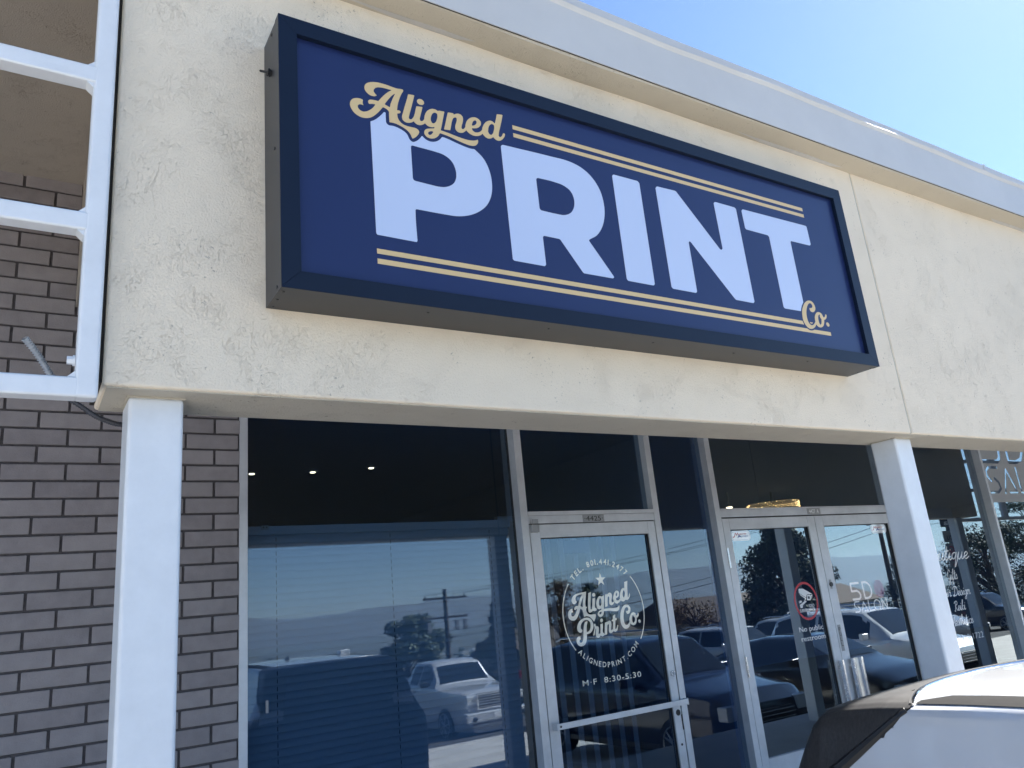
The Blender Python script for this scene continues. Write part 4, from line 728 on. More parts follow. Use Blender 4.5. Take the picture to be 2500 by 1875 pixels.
text_mesh('warning_text', 'VIDEO', 'vwhite', L1, 6.233, 6.318, 1.392, .028, ysal, bold=.02); text_mesh('warning_text', 'SURVEILLANCE', 'vwhite', L1, 6.104, 6.318, 1.356, .030, ysal, bold=.02)
text_mesh('notice_text', 'No public', 'vwhite', L1, 6.047, 6.386, 1.189, .043, ysal, bold=.004); text_mesh('notice_text', 'restroom', 'vwhite', L1, 6.054, 6.396, 1.107, .043, ysal, bold=.004)
# 5D SALON lettering
def salon_lines(ox, oz, k):
    T = lambda pts: [(ox+(a-6.906)*k, oz+(c-1.293)*k) for a, c in pts]
    five = [T([(7.033, 1.561), (6.908, 1.561), (6.908, 1.489), (6.990, 1.489), (7.018, 1.476), (7.036, 1.450), (7.030, 1.425), (7.008, 1.411), (6.906, 1.411)])]
    dee = [T([(7.093, 1.562), (7.096, 1.411), (7.150, 1.411), (7.190, 1.422), (7.215, 1.452), (7.218, 1.490), (7.203, 1.528), (7.170, 1.555), (7.140, 1.562), (7.093, 1.562)])]
    s = [T([(6.989, 1.388), (6.930, 1.388), (6.910, 1.375), (6.908, 1.353), (6.930, 1.336)]), T([(6.955, 1.346), (6.978, 1.332), (6.984, 1.308), (6.960, 1.294), (6.906, 1.294)]),
         T([(7.010, 1.291), (7.054, 1.381), (7.102, 1.294), (7.045, 1.294)]), T([(7.131, 1.388), (7.132, 1.293), (7.205, 1.293)]),
         T([(7.243, 1.291), (7.220, 1.312), (7.215, 1.343), (7.235, 1.375), (7.267, 1.385), (7.302, 1.372), (7.320, 1.342), (7.314, 1.312), (7.291, 1.291)]), T([(7.347, 1.287), (7.349, 1.387), (7.425, 1.286), (7.427, 1.386)])]
    return five+dee, s
big, small = salon_lines(6.906, 1.293, 1)
X, Z = grid(6.89, 7.44, 1.275, 1.58, .0018)
sdf_mesh('salon_lettering', X, Z, np.minimum(strokes_sdf(X, Z, big, .0098), strokes_sdf(X, Z, small, .0062)), ysal, 'vwhite', L2)
rs = []; rr = random.Random(3)
for ring, rad_, n_ in ((0, .016, 5), (1, .034, 7), (2, .054, 8), (3, .074, 9)):
    for i in range(n_):
        a0 = 2*math.pi*(i+ring*.37)/n_; a1 = a0+2*math.pi/n_*1.12; am = (a0+a1)/2
        P = lambda a, q: (7.349+q*.98*math.cos(a), 1.483+q*1.05*math.sin(a))
        rs.append([P(a0, rad_*.86), P(a0+.12, rad_*1.02), P(am, rad_*1.14), P(a1-.12, rad_*1.02), P(a1, rad_*.80)])
        if ring: rs.append([P(am-.2, rad_*.72), P(am+.1, rad_*.98)])
X, Z = grid(7.25, 7.45, 1.39, 1.58, .0013); sdf_mesh('rose_drawing', X, Z, strokes_sdf(X, Z, rs, .0017), ysal, 'vpink', L2)
bx('pull_plate', 'plate', 6.549, 6.590, YF+.0015, YF+.0035, .975, 1.208, L2)
for i, c in enumerate('PULL'): text_mesh('pull_letter', c, 'black', L2, 6.556, 6.582, 1.150-i*.044, .034, YF+.0008, bold=.0)
MB().tube([(6.575, YF+.005, 1.575), (6.575, YF-.008, 1.575)], .021, 20).build('lock_cylinder', 'bronze', L2, bevel=.001); MB().box(6.560, 6.590, YF+.0005, YF+.0035, 1.535, 1.62).build('lock_plate', 'plate', L2, bevel=.004)
def pull(par, x0, x1, bow):
    b = MB(); n_ = 10
    for i in range(n_+1):
        u = i/n_; x = x0+(x1-x0)*u; y = YF-.03-bow*math.sin(math.pi*u)
        b.v += [(x, y, .30), (x, y, .905), (x, y+.004, .905), (x, y+.004, .30)]
    for i in range(n_):
        for q in range(4): b.f.append((i*4+q, i*4+(q+1) % 4, (i+1)*4+(q+1) % 4, (i+1)*4+q)); b.mi.append(0)
    b.f += [(0, 1, 2, 3), (n_*4+3, n_*4+2, n_*4+1, n_*4)]; b.mi += [0, 0]
    b.build('pull_handle', 'steel', par, smooth=True)
    bx('handle_mount', 'steel', x0+.01, x1-.01, YF-.03, YF+.003, .34, .37, par); bx('handle_mount', 'steel', x0+.01, x1-.01, YF-.03, YF+.003, .83, .86, par)
pull(L1, 6.43, 6.50, .006); pull(L2, 6.600, 6.660, .004); pull(L2, 6.665, 6.785, .018)

# --- salon windows past the column
w2 = thing('salon_window', 'dark salon window lettered Boutique Gifts Hair Design behind the white column', 'window', (8.8, 4.96, 0)); w3 = thing('salon_window', 'last salon window at the right edge with frosted SALON band', 'window', (11.5, 4.96, 0))
frame_part('mullion', 9.846, 9.890, .02, TOP, w2); frame_part('sill_rail', 7.866, 9.846, .02, .10, w2); frame_part('head_rail', 7.866, 9.846, TOP-.05, TOP, w2)
bx('pane', 'glass_s', 7.866, 9.846, 4.985, 4.9865, .10, TOP-.05, w2)
frame_part('mullion', 12.9, 12.96, .02, TOP, w3); frame_part('sill_rail', 9.891, 12.9, .02, .10, w3); bx('pane', 'glass_s', 9.891, 12.9, 4.985, 4.9865, .10, TOP-.05, w3)
yw = 4.9835
big, small = salon_lines(10.07, 2.447, 3.3)
X, Z = grid(9.90, 11.90, 2.325, 3.45, .012); D = np.maximum(rect_sdf(X, Z, 9.90, 11.89, 2.326, 3.44, .002), -np.minimum(strokes_sdf(X, Z, big, .026), strokes_sdf(X, Z, small, .017)))
sdf_mesh('frosted_band', X, Z, D, yw, 'frost', w3)
CUR = {  # small running hand: strokes on an x-height of .5
 'a': ([[(.40, .42), (.26, .5), (.10, .40), (.05, .2), (.12, .03), (.26, .06), (.40, .42)], [(.44, .5), (.38, .14), (.46, .02), (.58, .12)]], .52),
 'b': ([[(0, .1), (.2, .6), (.3, 1.0), (.22, 1.1), (.14, .8), (.1, .2), (.2, .0), (.36, .1), (.38, .35), (.28, .42), (.52, .4)]], .5),
 'c': ([[(.40, .40), (.28, .5), (.10, .36), (.06, .14), (.18, .0), (.34, .04), (.46, .14)]], .42),
 'e': ([[(.02, .14), (.24, .22), (.36, .38), (.26, .5), (.12, .38), (.08, .14), (.2, .0), (.34, .04), (.46, .14)]], .42),
 'f': ([[(.0, .1), (.24, .6), (.34, 1.0), (.26, 1.08), (.18, .8), (.10, -.3), (.04, -.45), (0, -.3), (.2, .0), (.42, .12)]], .38),
 'g': ([[(.40, .42), (.26, .5), (.10, .40), (.05, .2), (.12, .05), (.26, .08), (.40, .42)], [(.44, .5), (.30, -.35), (.16, -.48), (.08, -.36), (.3, -.08), (.54, .12)]], .5),
 'h': ([[(.0, .1), (.22, .6), (.34, 1.0), (.26, 1.1), (.18, .8), (.06, .0)], [(.08, .2), (.24, .48), (.34, .42), (.30, .1), (.38, .0), (.5, .12)]], .48),
 'i': ([[(.0, .12), (.18, .5), (.12, .12), (.2, .0), (.34, .12)], [(.22, .70), (.23, .73)]], .3),
 'k': ([[(.0, .1), (.22, .6), (.34, 1.0), (.26, 1.1), (.18, .8), (.06, .0)], [(.38, .48), (.12, .24), (.34, .02), (.48, .12)]], .46),
 'n': ([[(.02, .44), (.12, .5), (.06, .0)], [(.10, .25), (.26, .5), (.36, .42), (.32, .1), (.4, .0), (.52, .12)]], .5),
 'o': ([[(.26, .5), (.10, .38), (.05, .16), (.18, .0), (.34, .12), (.36, .36), (.26, .5), (.34, .42), (.52, .44)]], .46),
 'q': ([[(.40, .42), (.26, .5), (.10, .40), (.05, .2), (.12, .05), (.26, .08), (.40, .42)], [(.44, .5), (.28, -.5), (.40, -.3), (.54, .10)]], .5),
 'r': ([[(.02, .2), (.14, .52), (.18, .44), (.36, .44), (.28, .12), (.36, .0), (.48, .12)]], .42),
 's': ([[(.0, .12), (.20, .52), (.32, .2), (.24, .0), (.08, .04)], [(.26, .02), (.4, .12)]], .36),
 't': ([[(.0, .12), (.24, .95), (.12, .12), (.2, .0), (.34, .12)], [(.06, .62), (.36, .66)]], .3),
 'u': ([[(.0, .14), (.14, .5), (.08, .12), (.18, .0), (.34, .2), (.44, .5), (.38, .12), (.46, .0), (.58, .12)]], .54),
 'A': ([[(.0, .0), (.16, -.02), (.5, 1.0), (.56, .0), (.66, .06)], [(.05, .4), (.3, .3), (.62, .4)]], .62),
 'D': ([[(.30, 1.0), (.22, .02), (.02, .02), (.1, .12), (.4, .0), (.68, .3), (.64, .8), (.36, 1.05), (.05, .95), (.02, .75)]], .72),
 'G': ([[(.56, .80), (.50, 1.0), (.28, .98), (.08, .6), (.1, .2), (.3, .06), (.5, .24), (.56, .5)], [(.58, .5), (.44, -.4), (.26, -.46), (.3, -.2), (.66, .1)]], .62),
 'H': ([[(.0, .9), (.16, 1.0), (.14, .0), (.02, .0)], [(.60, 1.0), (.46, .1), (.56, .0), (.7, .12)], [(.06, .5), (.56, .52)]], .66),
 'R': ([[(.24, 1.0), (.16, .0), (.02, .02)], [(.0, .8), (.2, 1.0), (.5, 1.0), (.54, .7), (.24, .5), (.56, .0), (.7, .12)]], .62)}
def cursive(word, x0, x1, zb, h, th, par, nm='script_word', dz=0):
    lines = []; x = 0
    for ch in word:
        if ch == ' ': x += .35; continue
        st_, adv = CUR[ch]
        for l in st_:
            P = []
            for k in range(len(l)-1):
                p0, p1, p2, p3 = l[max(k-1, 0)], l[k], l[k+1], l[min(k+2, len(l)-1)]
                for u in (0, .33, .66): P.append(tuple(.5*((2*p1[a])+(-p0[a]+p2[a])*u+(2*p0[a]-5*p1[a]+4*p2[a]-p3[a])*u*u+(-p0[a]+3*p1[a]-3*p2[a]+p3[a])*u**3) for a in (0, 1)))
            P.append(l[-1]); lines.append([(x+p[0]+.22*p[1], p[1]) for p in P])
        x += adv
    mx = max(p[0] for l in lines for p in l); mn = min(p[0] for l in lines for p in l)
    lines = [[(x0+(p[0]-mn)/(mx-mn)*(x1-x0), zb+p[1]*h) for p in l] for l in lines]
    X, Z = grid(x0-.01, x1+.01, zb-.55*h, zb+1.15*h, .0032); sdf_mesh(nm, X, Z, strokes_sdf(X, Z, lines, th), yw, 'vwhite', par)
cursive('boutique', 8.36, 9.215, 1.700, .150, .0062, w2); cursive('Gifts', 8.70, 8.885, 1.490, .10, .0042, w2); cursive('Hair Design', 8.44, 9.070, 1.316, .095, .0042, w2)
cursive('Reiki', 8.68, 8.905, 1.163, .095, .0042, w2); cursive('Aesthetics', 8.56, 8.985, 1.014, .095, .0042, w2)
text_mesh('phone_text', '(801) 513-1722', 'vwhite', w2, 8.40, 9.118, .850, .060, yw, bold=-.01)
# a notice stand seen mirrored in the glass is left out: only its dark shape matters

# ------------------------------------------------------------------ lamps inside
for i, (x, y) in enumerate(((1.89, 7.67), (2.46, 7.56), (2.98, 7.31))):
    l = thing('downlight', ['small lit ceiling downlight behind the big window, nearest the brick wall', 'middle one of three small lit downlights behind the big window', 'small lit ceiling downlight behind the big window, rightmost of three'][i], 'light', (x, y, 3.13), 0, 'recessed downlights in the print shop')
    MB().tube([(x, y, 3.139), (x, y, 3.128)], .055, 20).build('trim_ring', 'inceil', l); MB().tube([(x, y, 3.1275), (x, y, 3.120)], .026, 20).build('lamp_glass', 'lamp', l)
YC = 9.0
ch = thing('chandelier', 'wide beaded crystal chandelier glowing amber behind the salon transom', 'light', (10.95, YC, 3.1))
b = MB(); rr = random.Random(5)
for k in range(4):
    z = 2.925-k*.028
    for i in range(44):
        a = 2*math.pi*(i+.5*(k % 2))/44; x = 10.95+.43*math.cos(a); y = YC+.43*math.sin(a); s = .0085
        b.add([(x-s, y, z), (x, y-s, z), (x+s, y, z), (x, y+s, z), (x, y, z+s*1.2), (x, y, z-s*1.2)], [(0, 1, 4), (1, 2, 4), (2, 3, 4), (3, 0, 4), (1, 0, 5), (2, 1, 5), (3, 2, 5), (0, 3, 5)])
tag(b.build('crystal_beads', 'crystal', ch), kind='stuff'); MB().tube([(10.95, YC, 3.13), (10.95, YC, 2.945)], .02, 8).build('rod', 'bronze', ch)
b = MB(); 
for z in (2.94, 2.815): b.tube([(10.95+.43*math.cos(2*math.pi*i/48), YC+.43*math.sin(2*math.pi*i/48), z) for i in range(49)], .006, 6)
b.build('hoop', 'bronze', ch)
l = thing('downlight', 'small warm lamp left of the chandelier in the salon', 'light', (9.88, 9.0, 2.88)); MB().tube([(9.88, 9, 2.892), (9.88, 9, 2.868)], .05, 14).build('lamp_glass', 'lamp', l); MB().tube([(9.88, 9, 3.13), (9.88, 9, 2.893)], .012, 8).build('rod', 'bronze', l)
# ------------------------------------------------------------------ the white car at the lower right
def loft(stations):
    """stations: list of (y, [(x,z)...] half profile from centre top to bottom); mirrored about x=0"""
    b = MB(); rows = []
    for y, P in stations:
        row = [(-x, y, z) for x, z in reversed(P)]+[(x, y, z) for x, z in P[1:]]; rows.append(row)
    n = len(rows[0]); b.v = [p for r in rows for p in r]
    for i in range(len(rows)-1):
        for k in range(n-1): b.f.append((i*n+k, i*n+k+1, (i+1)*n+k+1, (i+1)*n+k)); b.mi.append(0)
    b.f += [tuple(range(n)), tuple(range(len(rows)*n-1, (len(rows)-1)*n-1, -1))]; b.mi += [0, 0]
    return b
def lerp(a, b, t): return a+(b-a)*t
def interp(tab, y):
    if y <= tab[0][0]: return tab[0][1]
    for (a, va), (b, vb) in zip(tab, tab[1:]):
        if y <= b: t = (y-a)/(b-a); t = t*t*(3-2*t) if False else t; return va+(vb-va)*t
    return tab[-1][1]
def wheel(par, x, y, z, r=.34, side=-1, w=.22):
    b = MB(); pr = [(0, r*.80), (.02, r*.97), (.05, r), (w-.05, r), (w-.02, r*.97), (w, r*.8)]; n = 36; P = []
    for q, rad in pr:
        for k in range(n): a = 2*math.pi*k/n; P.append((x+side*(-q)+0, y+rad*math.cos(a), z+rad*math.sin(a)))
    fs = [(i*n+k, i*n+(k+1) % n, (i+1)*n+(k+1) % n, (i+1)*n+k) for i in range(len(pr)-1) for k in range(n)]
    fs += [tuple(range(n)), tuple(range(len(P)-1, len(P)-n-1, -1))]
    b.add(P, fs); t = b.build('tyre', 'tyre', par, smooth=True)
    rm = MB(); xo = x+side*.004
    for k in range(5):
        a = 2*math.pi*k/5
        for s in (-.16, .16):
            p0 = (y+r*.14*math.cos(a), z+r*.14*math.sin(a)); p1 = (y+r*.72*math.cos(a+s), z+r*.72*math.sin(a+s))
            rm.tube([(xo, *p0), (xo-side*.005, *p1)], [.02, .013], 6)
    rm.tube([(xo+side*.012, y, z), (xo-side*.02, y, z)], .045, 14)
    ring = [(xo, y+r*.73*math.cos(2*math.pi*i/36), z+r*.73*math.sin(2*math.pi*i/36)) for i in range(37)]; rm.tube(ring, .012, 6, cap=False)
    o = rm.build('rim', 'rim', par, smooth=True); return t
LOCAL.add('parked_suv')
XC = 2.85
carA = thing('parked_suv', 'white parked car with dusty matte black tailgate and roof edge, at the lower right corner', 'car', (XC, 0, ground_z(-.3)+.02))
gA = carA.location.z
# half profiles are in world z; width tables from tail (+y, at the shops) to nose
top = [(-3.0, .40), (-2.9, .52), (-2.3, .66), (-1.75, .74), (-1.05, 1.19), (-.6, 1.275), (0, 1.300), (.8, 1.306), (1.30, 1.298), (1.56, 1.288), (1.68, 1.276), (1.74, 1.262), (1.775, 1.235), (1.80, 1.19), (1.86, 1.06), (1.915, .90), (1.945, .74), (1.985, .60), (2.0, .40)]
wtop = [(-3.0, .55), (-2.9, .70), (-2.3, .80), (-1.75, .78), (-1.05, .60), (-.6, .62), (.4, .65), (1.0, .66), (1.5, .675), (1.68, .685), (1.78, .70), (1.86, .74), (1.92, .80), (1.96, .84), (2.0, .84)]
wbelt = [(-3.0, .62), (-2.9, .76), (-2.5, .86), (-1.6, .915), (0, .93), (1.2, .94), (1.8, .96), (1.9, .95), (1.96, .91), (2.0, .85)]
def secA(y):
    zt = interp(top, y); w = interp(wtop, y); wb = interp(wbelt, y); zb = min(.66, zt-.03); P = [(0, zt+.006), (w*.35, zt+.003), (w*.7, zt-.004), (w*.86, zt-.010), (w*.94, zt-.017), (w*.985, zt-.028), (w+.004, zt-.046)]
    h = max(zt-.046-zb, .01)
    for t in (.18, .4, .65, .85, 1.): P.append((lerp(w+.004, wb-.012, t**1.15), zt-.046-h*t))
    P += [(wb, zb-.05), (wb+.008, zb-.20), (wb, .25), (wb-.015, -.10), (wb-.05, -.40), (wb-.3, -.45)]
    return P
ys = sorted(set([-3.0, -2.95, -2.9, -2.7, -2.5, -2.3, -2.0, -1.75, -1.5, -1.25, -1.05, -.85, -.6, -.3, 0, .3, .6, .8, 1.0, 1.15, 1.3, 1.4, 1.5, 1.56, 1.6, 1.64, 1.68, 1.71, 1.74, 1.76, 1.775, 1.79, 1.80, 1.82, 1.84, 1.86, 1.89, 1.915, 1.93, 1.945, 1.965, 1.985, 2.0]))
lb = loft([(y, secA(y)) for y in ys])
tmp = lb.build('tmp', 'carwhite', None, smooth=True, mesh_only=True)
bm0 = bmesh.new(); bm0.from_mesh(tmp)
# seam planes: on the roof a shallow bow, on the flank a line raked forward and down
def cut(bm, co, no): bmesh.ops.bisect_plane(bm, geom=bm.verts[:]+bm.edges[:]+bm.faces[:], plane_co=co, plane_no=no)
def seam_y(x, z):
    ax = abs(x)
    yr = 1.455+.165*(1-min(1, ax/.655)**2.4)     # roof part
    ysd = 1.43+(1.285-z)*1.28                            # flank part
    return max(yr, ysd) if z < 1.27 and ax > .60 else yr
def isblack(c): return c.y > seam_y(c.x, c.z) if c.z > .85 else c.y > 1.80
bmesh.ops.subdivide_edges(bm0, edges=[e for e in bm0.edges if all(1.28 < v.co.y < 2.0 and v.co.z > .85 for v in e.verts)], cuts=3, use_grid_fill=True)
# snap vertices near the seam onto it so that the split line is clean
for v in bm0.verts:
    if v.co.z > .80 and 1.30 < v.co.y < 1.98:
        s = seam_y(v.co.x, v.co.z); d = s-v.co.y
        if abs(d) < .013: v.co.y = s
bmB = bm0.copy()
def ctr(f): return f.calc_center_median()
bmesh.ops.delete(bm0, geom=[f for f in bm0.faces if isblack(ctr(f))], context='FACES')
bmesh.ops.delete(bmB, geom=[f for f in bmB.faces if not isblack(ctr(f))], context='FACES')
def from_bm(bm, name, m, parent, dz=0):
    for v in bm.verts: v.co.z -= gA
    for f in bm.faces: f.smooth = True
    me = bpy.data.meshes.new(name); bm.to_mesh(me); bm.free(); me.materials.append(MT[m]); o = bpy.data.objects.new(name, me); C.objects.link(o); o.parent = parent; return o
bmesh.ops.solidify(bmB, geom=bmB.faces[:], thickness=.0) if False else None
bmB2 = bmB
for v in bmB2.verts:
    if v.co.z > .7: v.co += Vector((0, 0, .004)) if v.co.z > 1.22 else Vector((math.copysign(.004, v.co.x), 0, 0))
from_bm(bm0, 'body', 'carwhite', carA); from_bm(bmB2, 'tailgate', 'dusty', carA)
def Aloc(p): return (p[0], p[1], p[2]-gA)
def surfA(x, y):   # roof height
    P = secA(y); ax = abs(x)
    for (a, za), (b, zb) in zip(P, P[1:]):
        if ax <= b and b > a: return za+(zb-za)*(ax-a)/(b-a)
    return P[-1][1]
def seam_path(side):
    pts = []
    for i in range(25): x = .64*i/24*side; y = 1.455+.165*(1-min(1, abs(x)/.655)**2.4); pts.append((x, y, surfA(x, y)+.002))
    y0 = pts[-1][1]
    return pts
def flank_path(side, off=0):
    pts = []
    for i in range(16):
        z = 1.262-i*.034; y = 1.43+(1.285-z)*1.28+off
        P = secA(min(y, 1.95)); x = P[-1][0]
        for (a, za), (b, zb) in zip(P, P[1:]):
            if zb <= z <= za: x = a+(b-a)*(za-z)/(za-zb+1e-9); break
        if y > 1.93: break
        pts.append((side*(x-.003), y+.006, z))
    return pts
for side in (-1, 1):
    sp = seam_path(side)
    MB().tube([Aloc(p) for p in sp], .0055, 6).build('seam_rubber', 'trim', carA, smooth=True)
    MB().tube([Aloc((p[0], p[1]-.008, p[2]+.001)) for p in sp], .0035, 6).build('seam_trim', 'chrome', carA, smooth=True)
    fp = flank_path(side); MB().tube([Aloc(p) for p in fp], [.010+.010*min(1, i/5) for i in range(len(fp))], 8).build('pillar_trim', 'trim', carA, smooth=True)
    # black roof ditch strip along the roof edge
    b = MB(); ks = 40
    for i in range(ks+1):
        y = -.9+(1.452+.9)*i/ks; wd = .095 if y < 1.415 else .095*max(.35, (1.452-y)/.037)
        for x in (.635-wd, .635-wd*.5, .635): b.v.append(Aloc((side*x, y, surfA(x, y)+.003)))
    for i in range(ks):
        for q in range(2): b.f.append((i*3+q, i*3+q+1, (i+1)*3+q+1, (i+1)*3+q)); b.mi.append(0)
    b.build('roof_strip', 'ditch', carA, smooth=True)
    wheel(carA, side*.925, 1.12, .335, side=side); wheel(carA, side*.925, -2.05, .335, side=side)
    MB().box(side*.72-.07, side*.72+.05, 1.955, 1.975, .52-gA, .60-gA).build('tail_lamp', 'trim', carA, bevel=.01)
    MB().box(side*1.04-.10, side*1.04+.10, -1.32, -1.20, .72-gA, .86-gA).build('side_mirror', 'carwhite', carA, bevel=.03, seg=3)
    # side glass, slightly proud
    b = MB(); k = 20
    for i in range(k+1):
        y = -1.15+2.3*i/k
        for t in (0, .5, 1):
            P = secA(y); z = lerp(P[6][1]-.06, min(.69, P[6][1]-.08), t)
            for (a, za), (b_, zb) in zip(P, P[1:]):
                if zb <= z <= za: x = a+(b_-a)*(za-z)/(za-zb+1e-9); break
            b.v.append(Aloc((side*(x+.002), y, z)))
    for i in range(k):
        for q in range(2): b.f.append((i*3+q, i*3+q+1, (i+1)*3+q+1, (i+1)*3+q)); b.mi.append(0)
    b.build('side_window', 'carglass', carA, smooth=True) if side == 1 else None
b = MB()
for x, y, z in ((-.5, 1.80, 1.185), (.5, 1.80, 1.185), (.56, 1.925, .86), (-.56, 1.925, .86)): b.v.append(Aloc((x, y+.012, z)))
b.f = [(0, 1, 2, 3)]; b.mi = [0]; b.build('rear_window', 'carglass', carA)
f = MB(); f.add([Aloc(p) for p in ((-.122, .38, 1.302), (-.098, .38, 1.302), (-.098, .56, 1.302), (-.122, .56, 1.302), (-.11, .54, 1.355), (-.11, .48, 1.350))], [(0, 1, 2, 3), (0, 5, 1), (0, 3, 4, 5), (1, 5, 4, 2), (2, 4, 3)]); f.build('roof_fin', 'trim', carA, smooth=True)
bx_w = MB().box(.46, .58, .56, .68, 1.290-gA, 1.350-gA); bx_w.build('roof_beacon', 'white', carA, bevel=.008)

# ------------------------------------------------------------------ other vehicles, seen mirrored in the glass
def car(name, label, paint, loc, rz, kind, group=None):
    """local axes: +x is the nose, z from the ground"""
    LOCAL.add(name); LOCAL.add(label)
    root = thing(name, label, 'car' if kind != 'pickup' else 'pickup truck', loc, rz, group); LOCAL.add(root.name)
    if kind == 'pickup':
        L, W, H = 5.7, .98, 1.93; tp = [(-2.85, .80), (-2.8, 1.30), (-.62, 1.33), (-.60, 1.34), (-.50, 1.80), (-.35, 1.90), (.55, 1.93), (.80, 1.86), (1.25, 1.33), (1.45, 1.28), (2.55, 1.22), (2.72, 1.15), (2.80, .95), (2.85, .60)]
        wt = [(-2.85, .9), (-.62, .93), (-.5, .70), (.7, .70), (1.25, .84), (2.5, .88), (2.75, .84), (2.85, .80)]; belt = 1.28; wh = (-1.75, 1.85); wr = .40
    elif kind == 'sedan':
        L, W, H = 4.8, .91, 1.44; tp = [(-2.4, .55), (-2.35, .92), (-1.75, 1.02), (-1.0, 1.36), (-.5, 1.43), (.1, 1.44), (.4, 1.40), (1.15, 1.02), (1.9, .88), (2.25, .74), (2.4, .45)]
        wt = [(-2.4, .7), (-1.75, .78), (-1.0, .56), (.3, .58), (1.15, .74), (2.0, .78), (2.4, .62)]; belt = .93; wh = (-1.42, 1.42); wr = .33
    else:
        L, W, H = 4.9, .95, 1.76; tp = [(-2.45, .6), (-2.42, 1.0), (-2.25, 1.35), (-2.05, 1.66), (-1.6, 1.74), (.1, 1.76), (.45, 1.71), (1.15, 1.17), (1.5, 1.12), (2.15, 1.02), (2.38, .86), (2.45, .5)]
        wt = [(-2.45, .75), (-2.05, .66), (.2, .67), (1.15, .80), (2.1, .84), (2.45, .70)]; belt = 1.08; wh = (-1.45, 1.48); wr = .36
    wb = [(-L/2, W*.86), (-L/2+.25, W*.98), (0, W), (L/2-.6, W*.98), (L/2-.2, W*.88), (L/2, W*.74)]
    def sec(x):
        zt = interp(tp, x); w = interp(wt, x); w2 = interp(wb, x); zb = min(belt, zt-.02)
        P = [(0, zt), (w*.6, zt-.008), (w*.9, zt-.03), (w, zt-.07)] if zt > belt+.1 else [(0, zt), (w*.6, zt-.01), (w*.92, zt-.03), (w2*.97, zt-.06)]
        x0, z0 = P[-1]
        for t in (.5, 1): P.append((lerp(x0, w2*.985, t), lerp(z0, min(zb, z0-.01), t)))
        P += [(w2, min(zb, z0)-.12), (w2, .62), (w2*.985, .42), (w2*.95, .26), (w2*.6, .22)]
        return P
    xs = sorted(set([p[0] for p in tp]+[p[0] for p in wt]+[-L/2+i*.22 for i in range(int(L/.22)+1)]))
    b = MB(); rows = []
    for x in xs:
        P = sec(x); rows.append([(x, -u, z) for u, z in reversed(P)]+[(x, u, z) for u, z in P[1:]])
    n = len(rows[0])
    gl = MB()
    b.v = [p for r_ in rows for p in r_]
    for i in range(len(rows)-1):
        for k in range(n-1): b.f.append((i*n+k, i*n+k+1, (i+1)*n+k+1, (i+1)*n+k)); b.mi.append(0)
    b.f += [tuple(range(n)), tuple(range(len(rows)*n-1, (len(rows)-1)*n-1, -1))]; b.mi += [0, 0]
    body = b.build('body', paint, root, smooth=True)
    # glass: side windows, windscreen, rear window as panels just proud of the loft
    def side_x(x, z):
        P = sec(x)
        for (a, za), (c, zc) in zip(P, P[1:]):
            if zc <= z <= za and za > zc: return a+(c-a)*(za-z)/(za-zc)
        return P[3][0]
    cab = [x for x, z in tp if z > belt+.25]; xa, xb = min(cab)+.10, max(cab)
    xm = (xa+xb)/2+.05
    for s in (-1, 1):
        for u0, u1 in ((xa+.08, xm-.04), (xm+.04, xb+.18)):
            g = MB(); k = 6
            for i in range(k+1):
                x = u0+(u1-u0)*i/k; zt = interp(tp, x)-.12
                zt = max(zt, belt+.06)
                for t in (0, .5, 1): z = lerp(zt, belt+.04, t); g.v.append((x, s*(side_x(x, z)+.006), z))
            for i in range(k):
                for q in range(2): g.f.append((i*3+q, i*3+q+1, (i+1)*3+q+1, (i+1)*3+q)); g.mi.append(0)
            g.build('side_window', 'carglass', root, smooth=True)
        MB().box(xb+.12, xb+.24, s*(W+.14)-.11, s*(W+.14)+.11, belt+.02, belt+.17).build('side_mirror', paint if kind != 'pickup' else 'trim', root, bevel=.03)
        hl = MB(); zl = interp(tp, L/2-.25)-.20; hl.box(L/2-.20, L/2-.015, s*W*.70-.16, s*W*.70+.14, zl-.10, zl+.09); hl.build('headlight', 'lens', root, bevel=.02)
        tl = MB(); tl.box(-L/2-.01, -L/2+.12, s*W*.84-.09, s*W*.84+.07, .85, 1.1); tl.build('tail_light', 'red', root, bevel=.02)
        for xw in wh: wheel(root, xw, 0, wr, r=wr) if False else None
    def screen(x0, x1, nm, ins=.06):
        g = MB(); k = 5
        for i in range(k+1):
            x = lerp(x0, x1, i/k); z = interp(tp, x)
            w = sec(x)[2][0]-ins*.3
            for u in (-1, -.5, 0, .5, 1): g.v.append((x, u*w, z+.008-.02*abs(u)**3))
        for i in range(k):
            for q in range(4): g.f.append((i*5+q, i*5+q+1, (i+1)*5+q+1, (i+1)*5+q)); g.mi.append(0)
        g.build(nm, 'carglass', root, smooth=True)
    ws = {'pickup': (.86, 1.22), 'sedan': (.45, 1.1), 'suv': (.5, 1.1)}[kind]; screen(ws[0], ws[1], 'windscreen')
    rw = {'pickup': (-.59, -.52), 'sedan': (-1.7, -1.06), 'suv': (-2.38, -2.1)}[kind]; screen(rw[0], rw[1], 'rear_window')
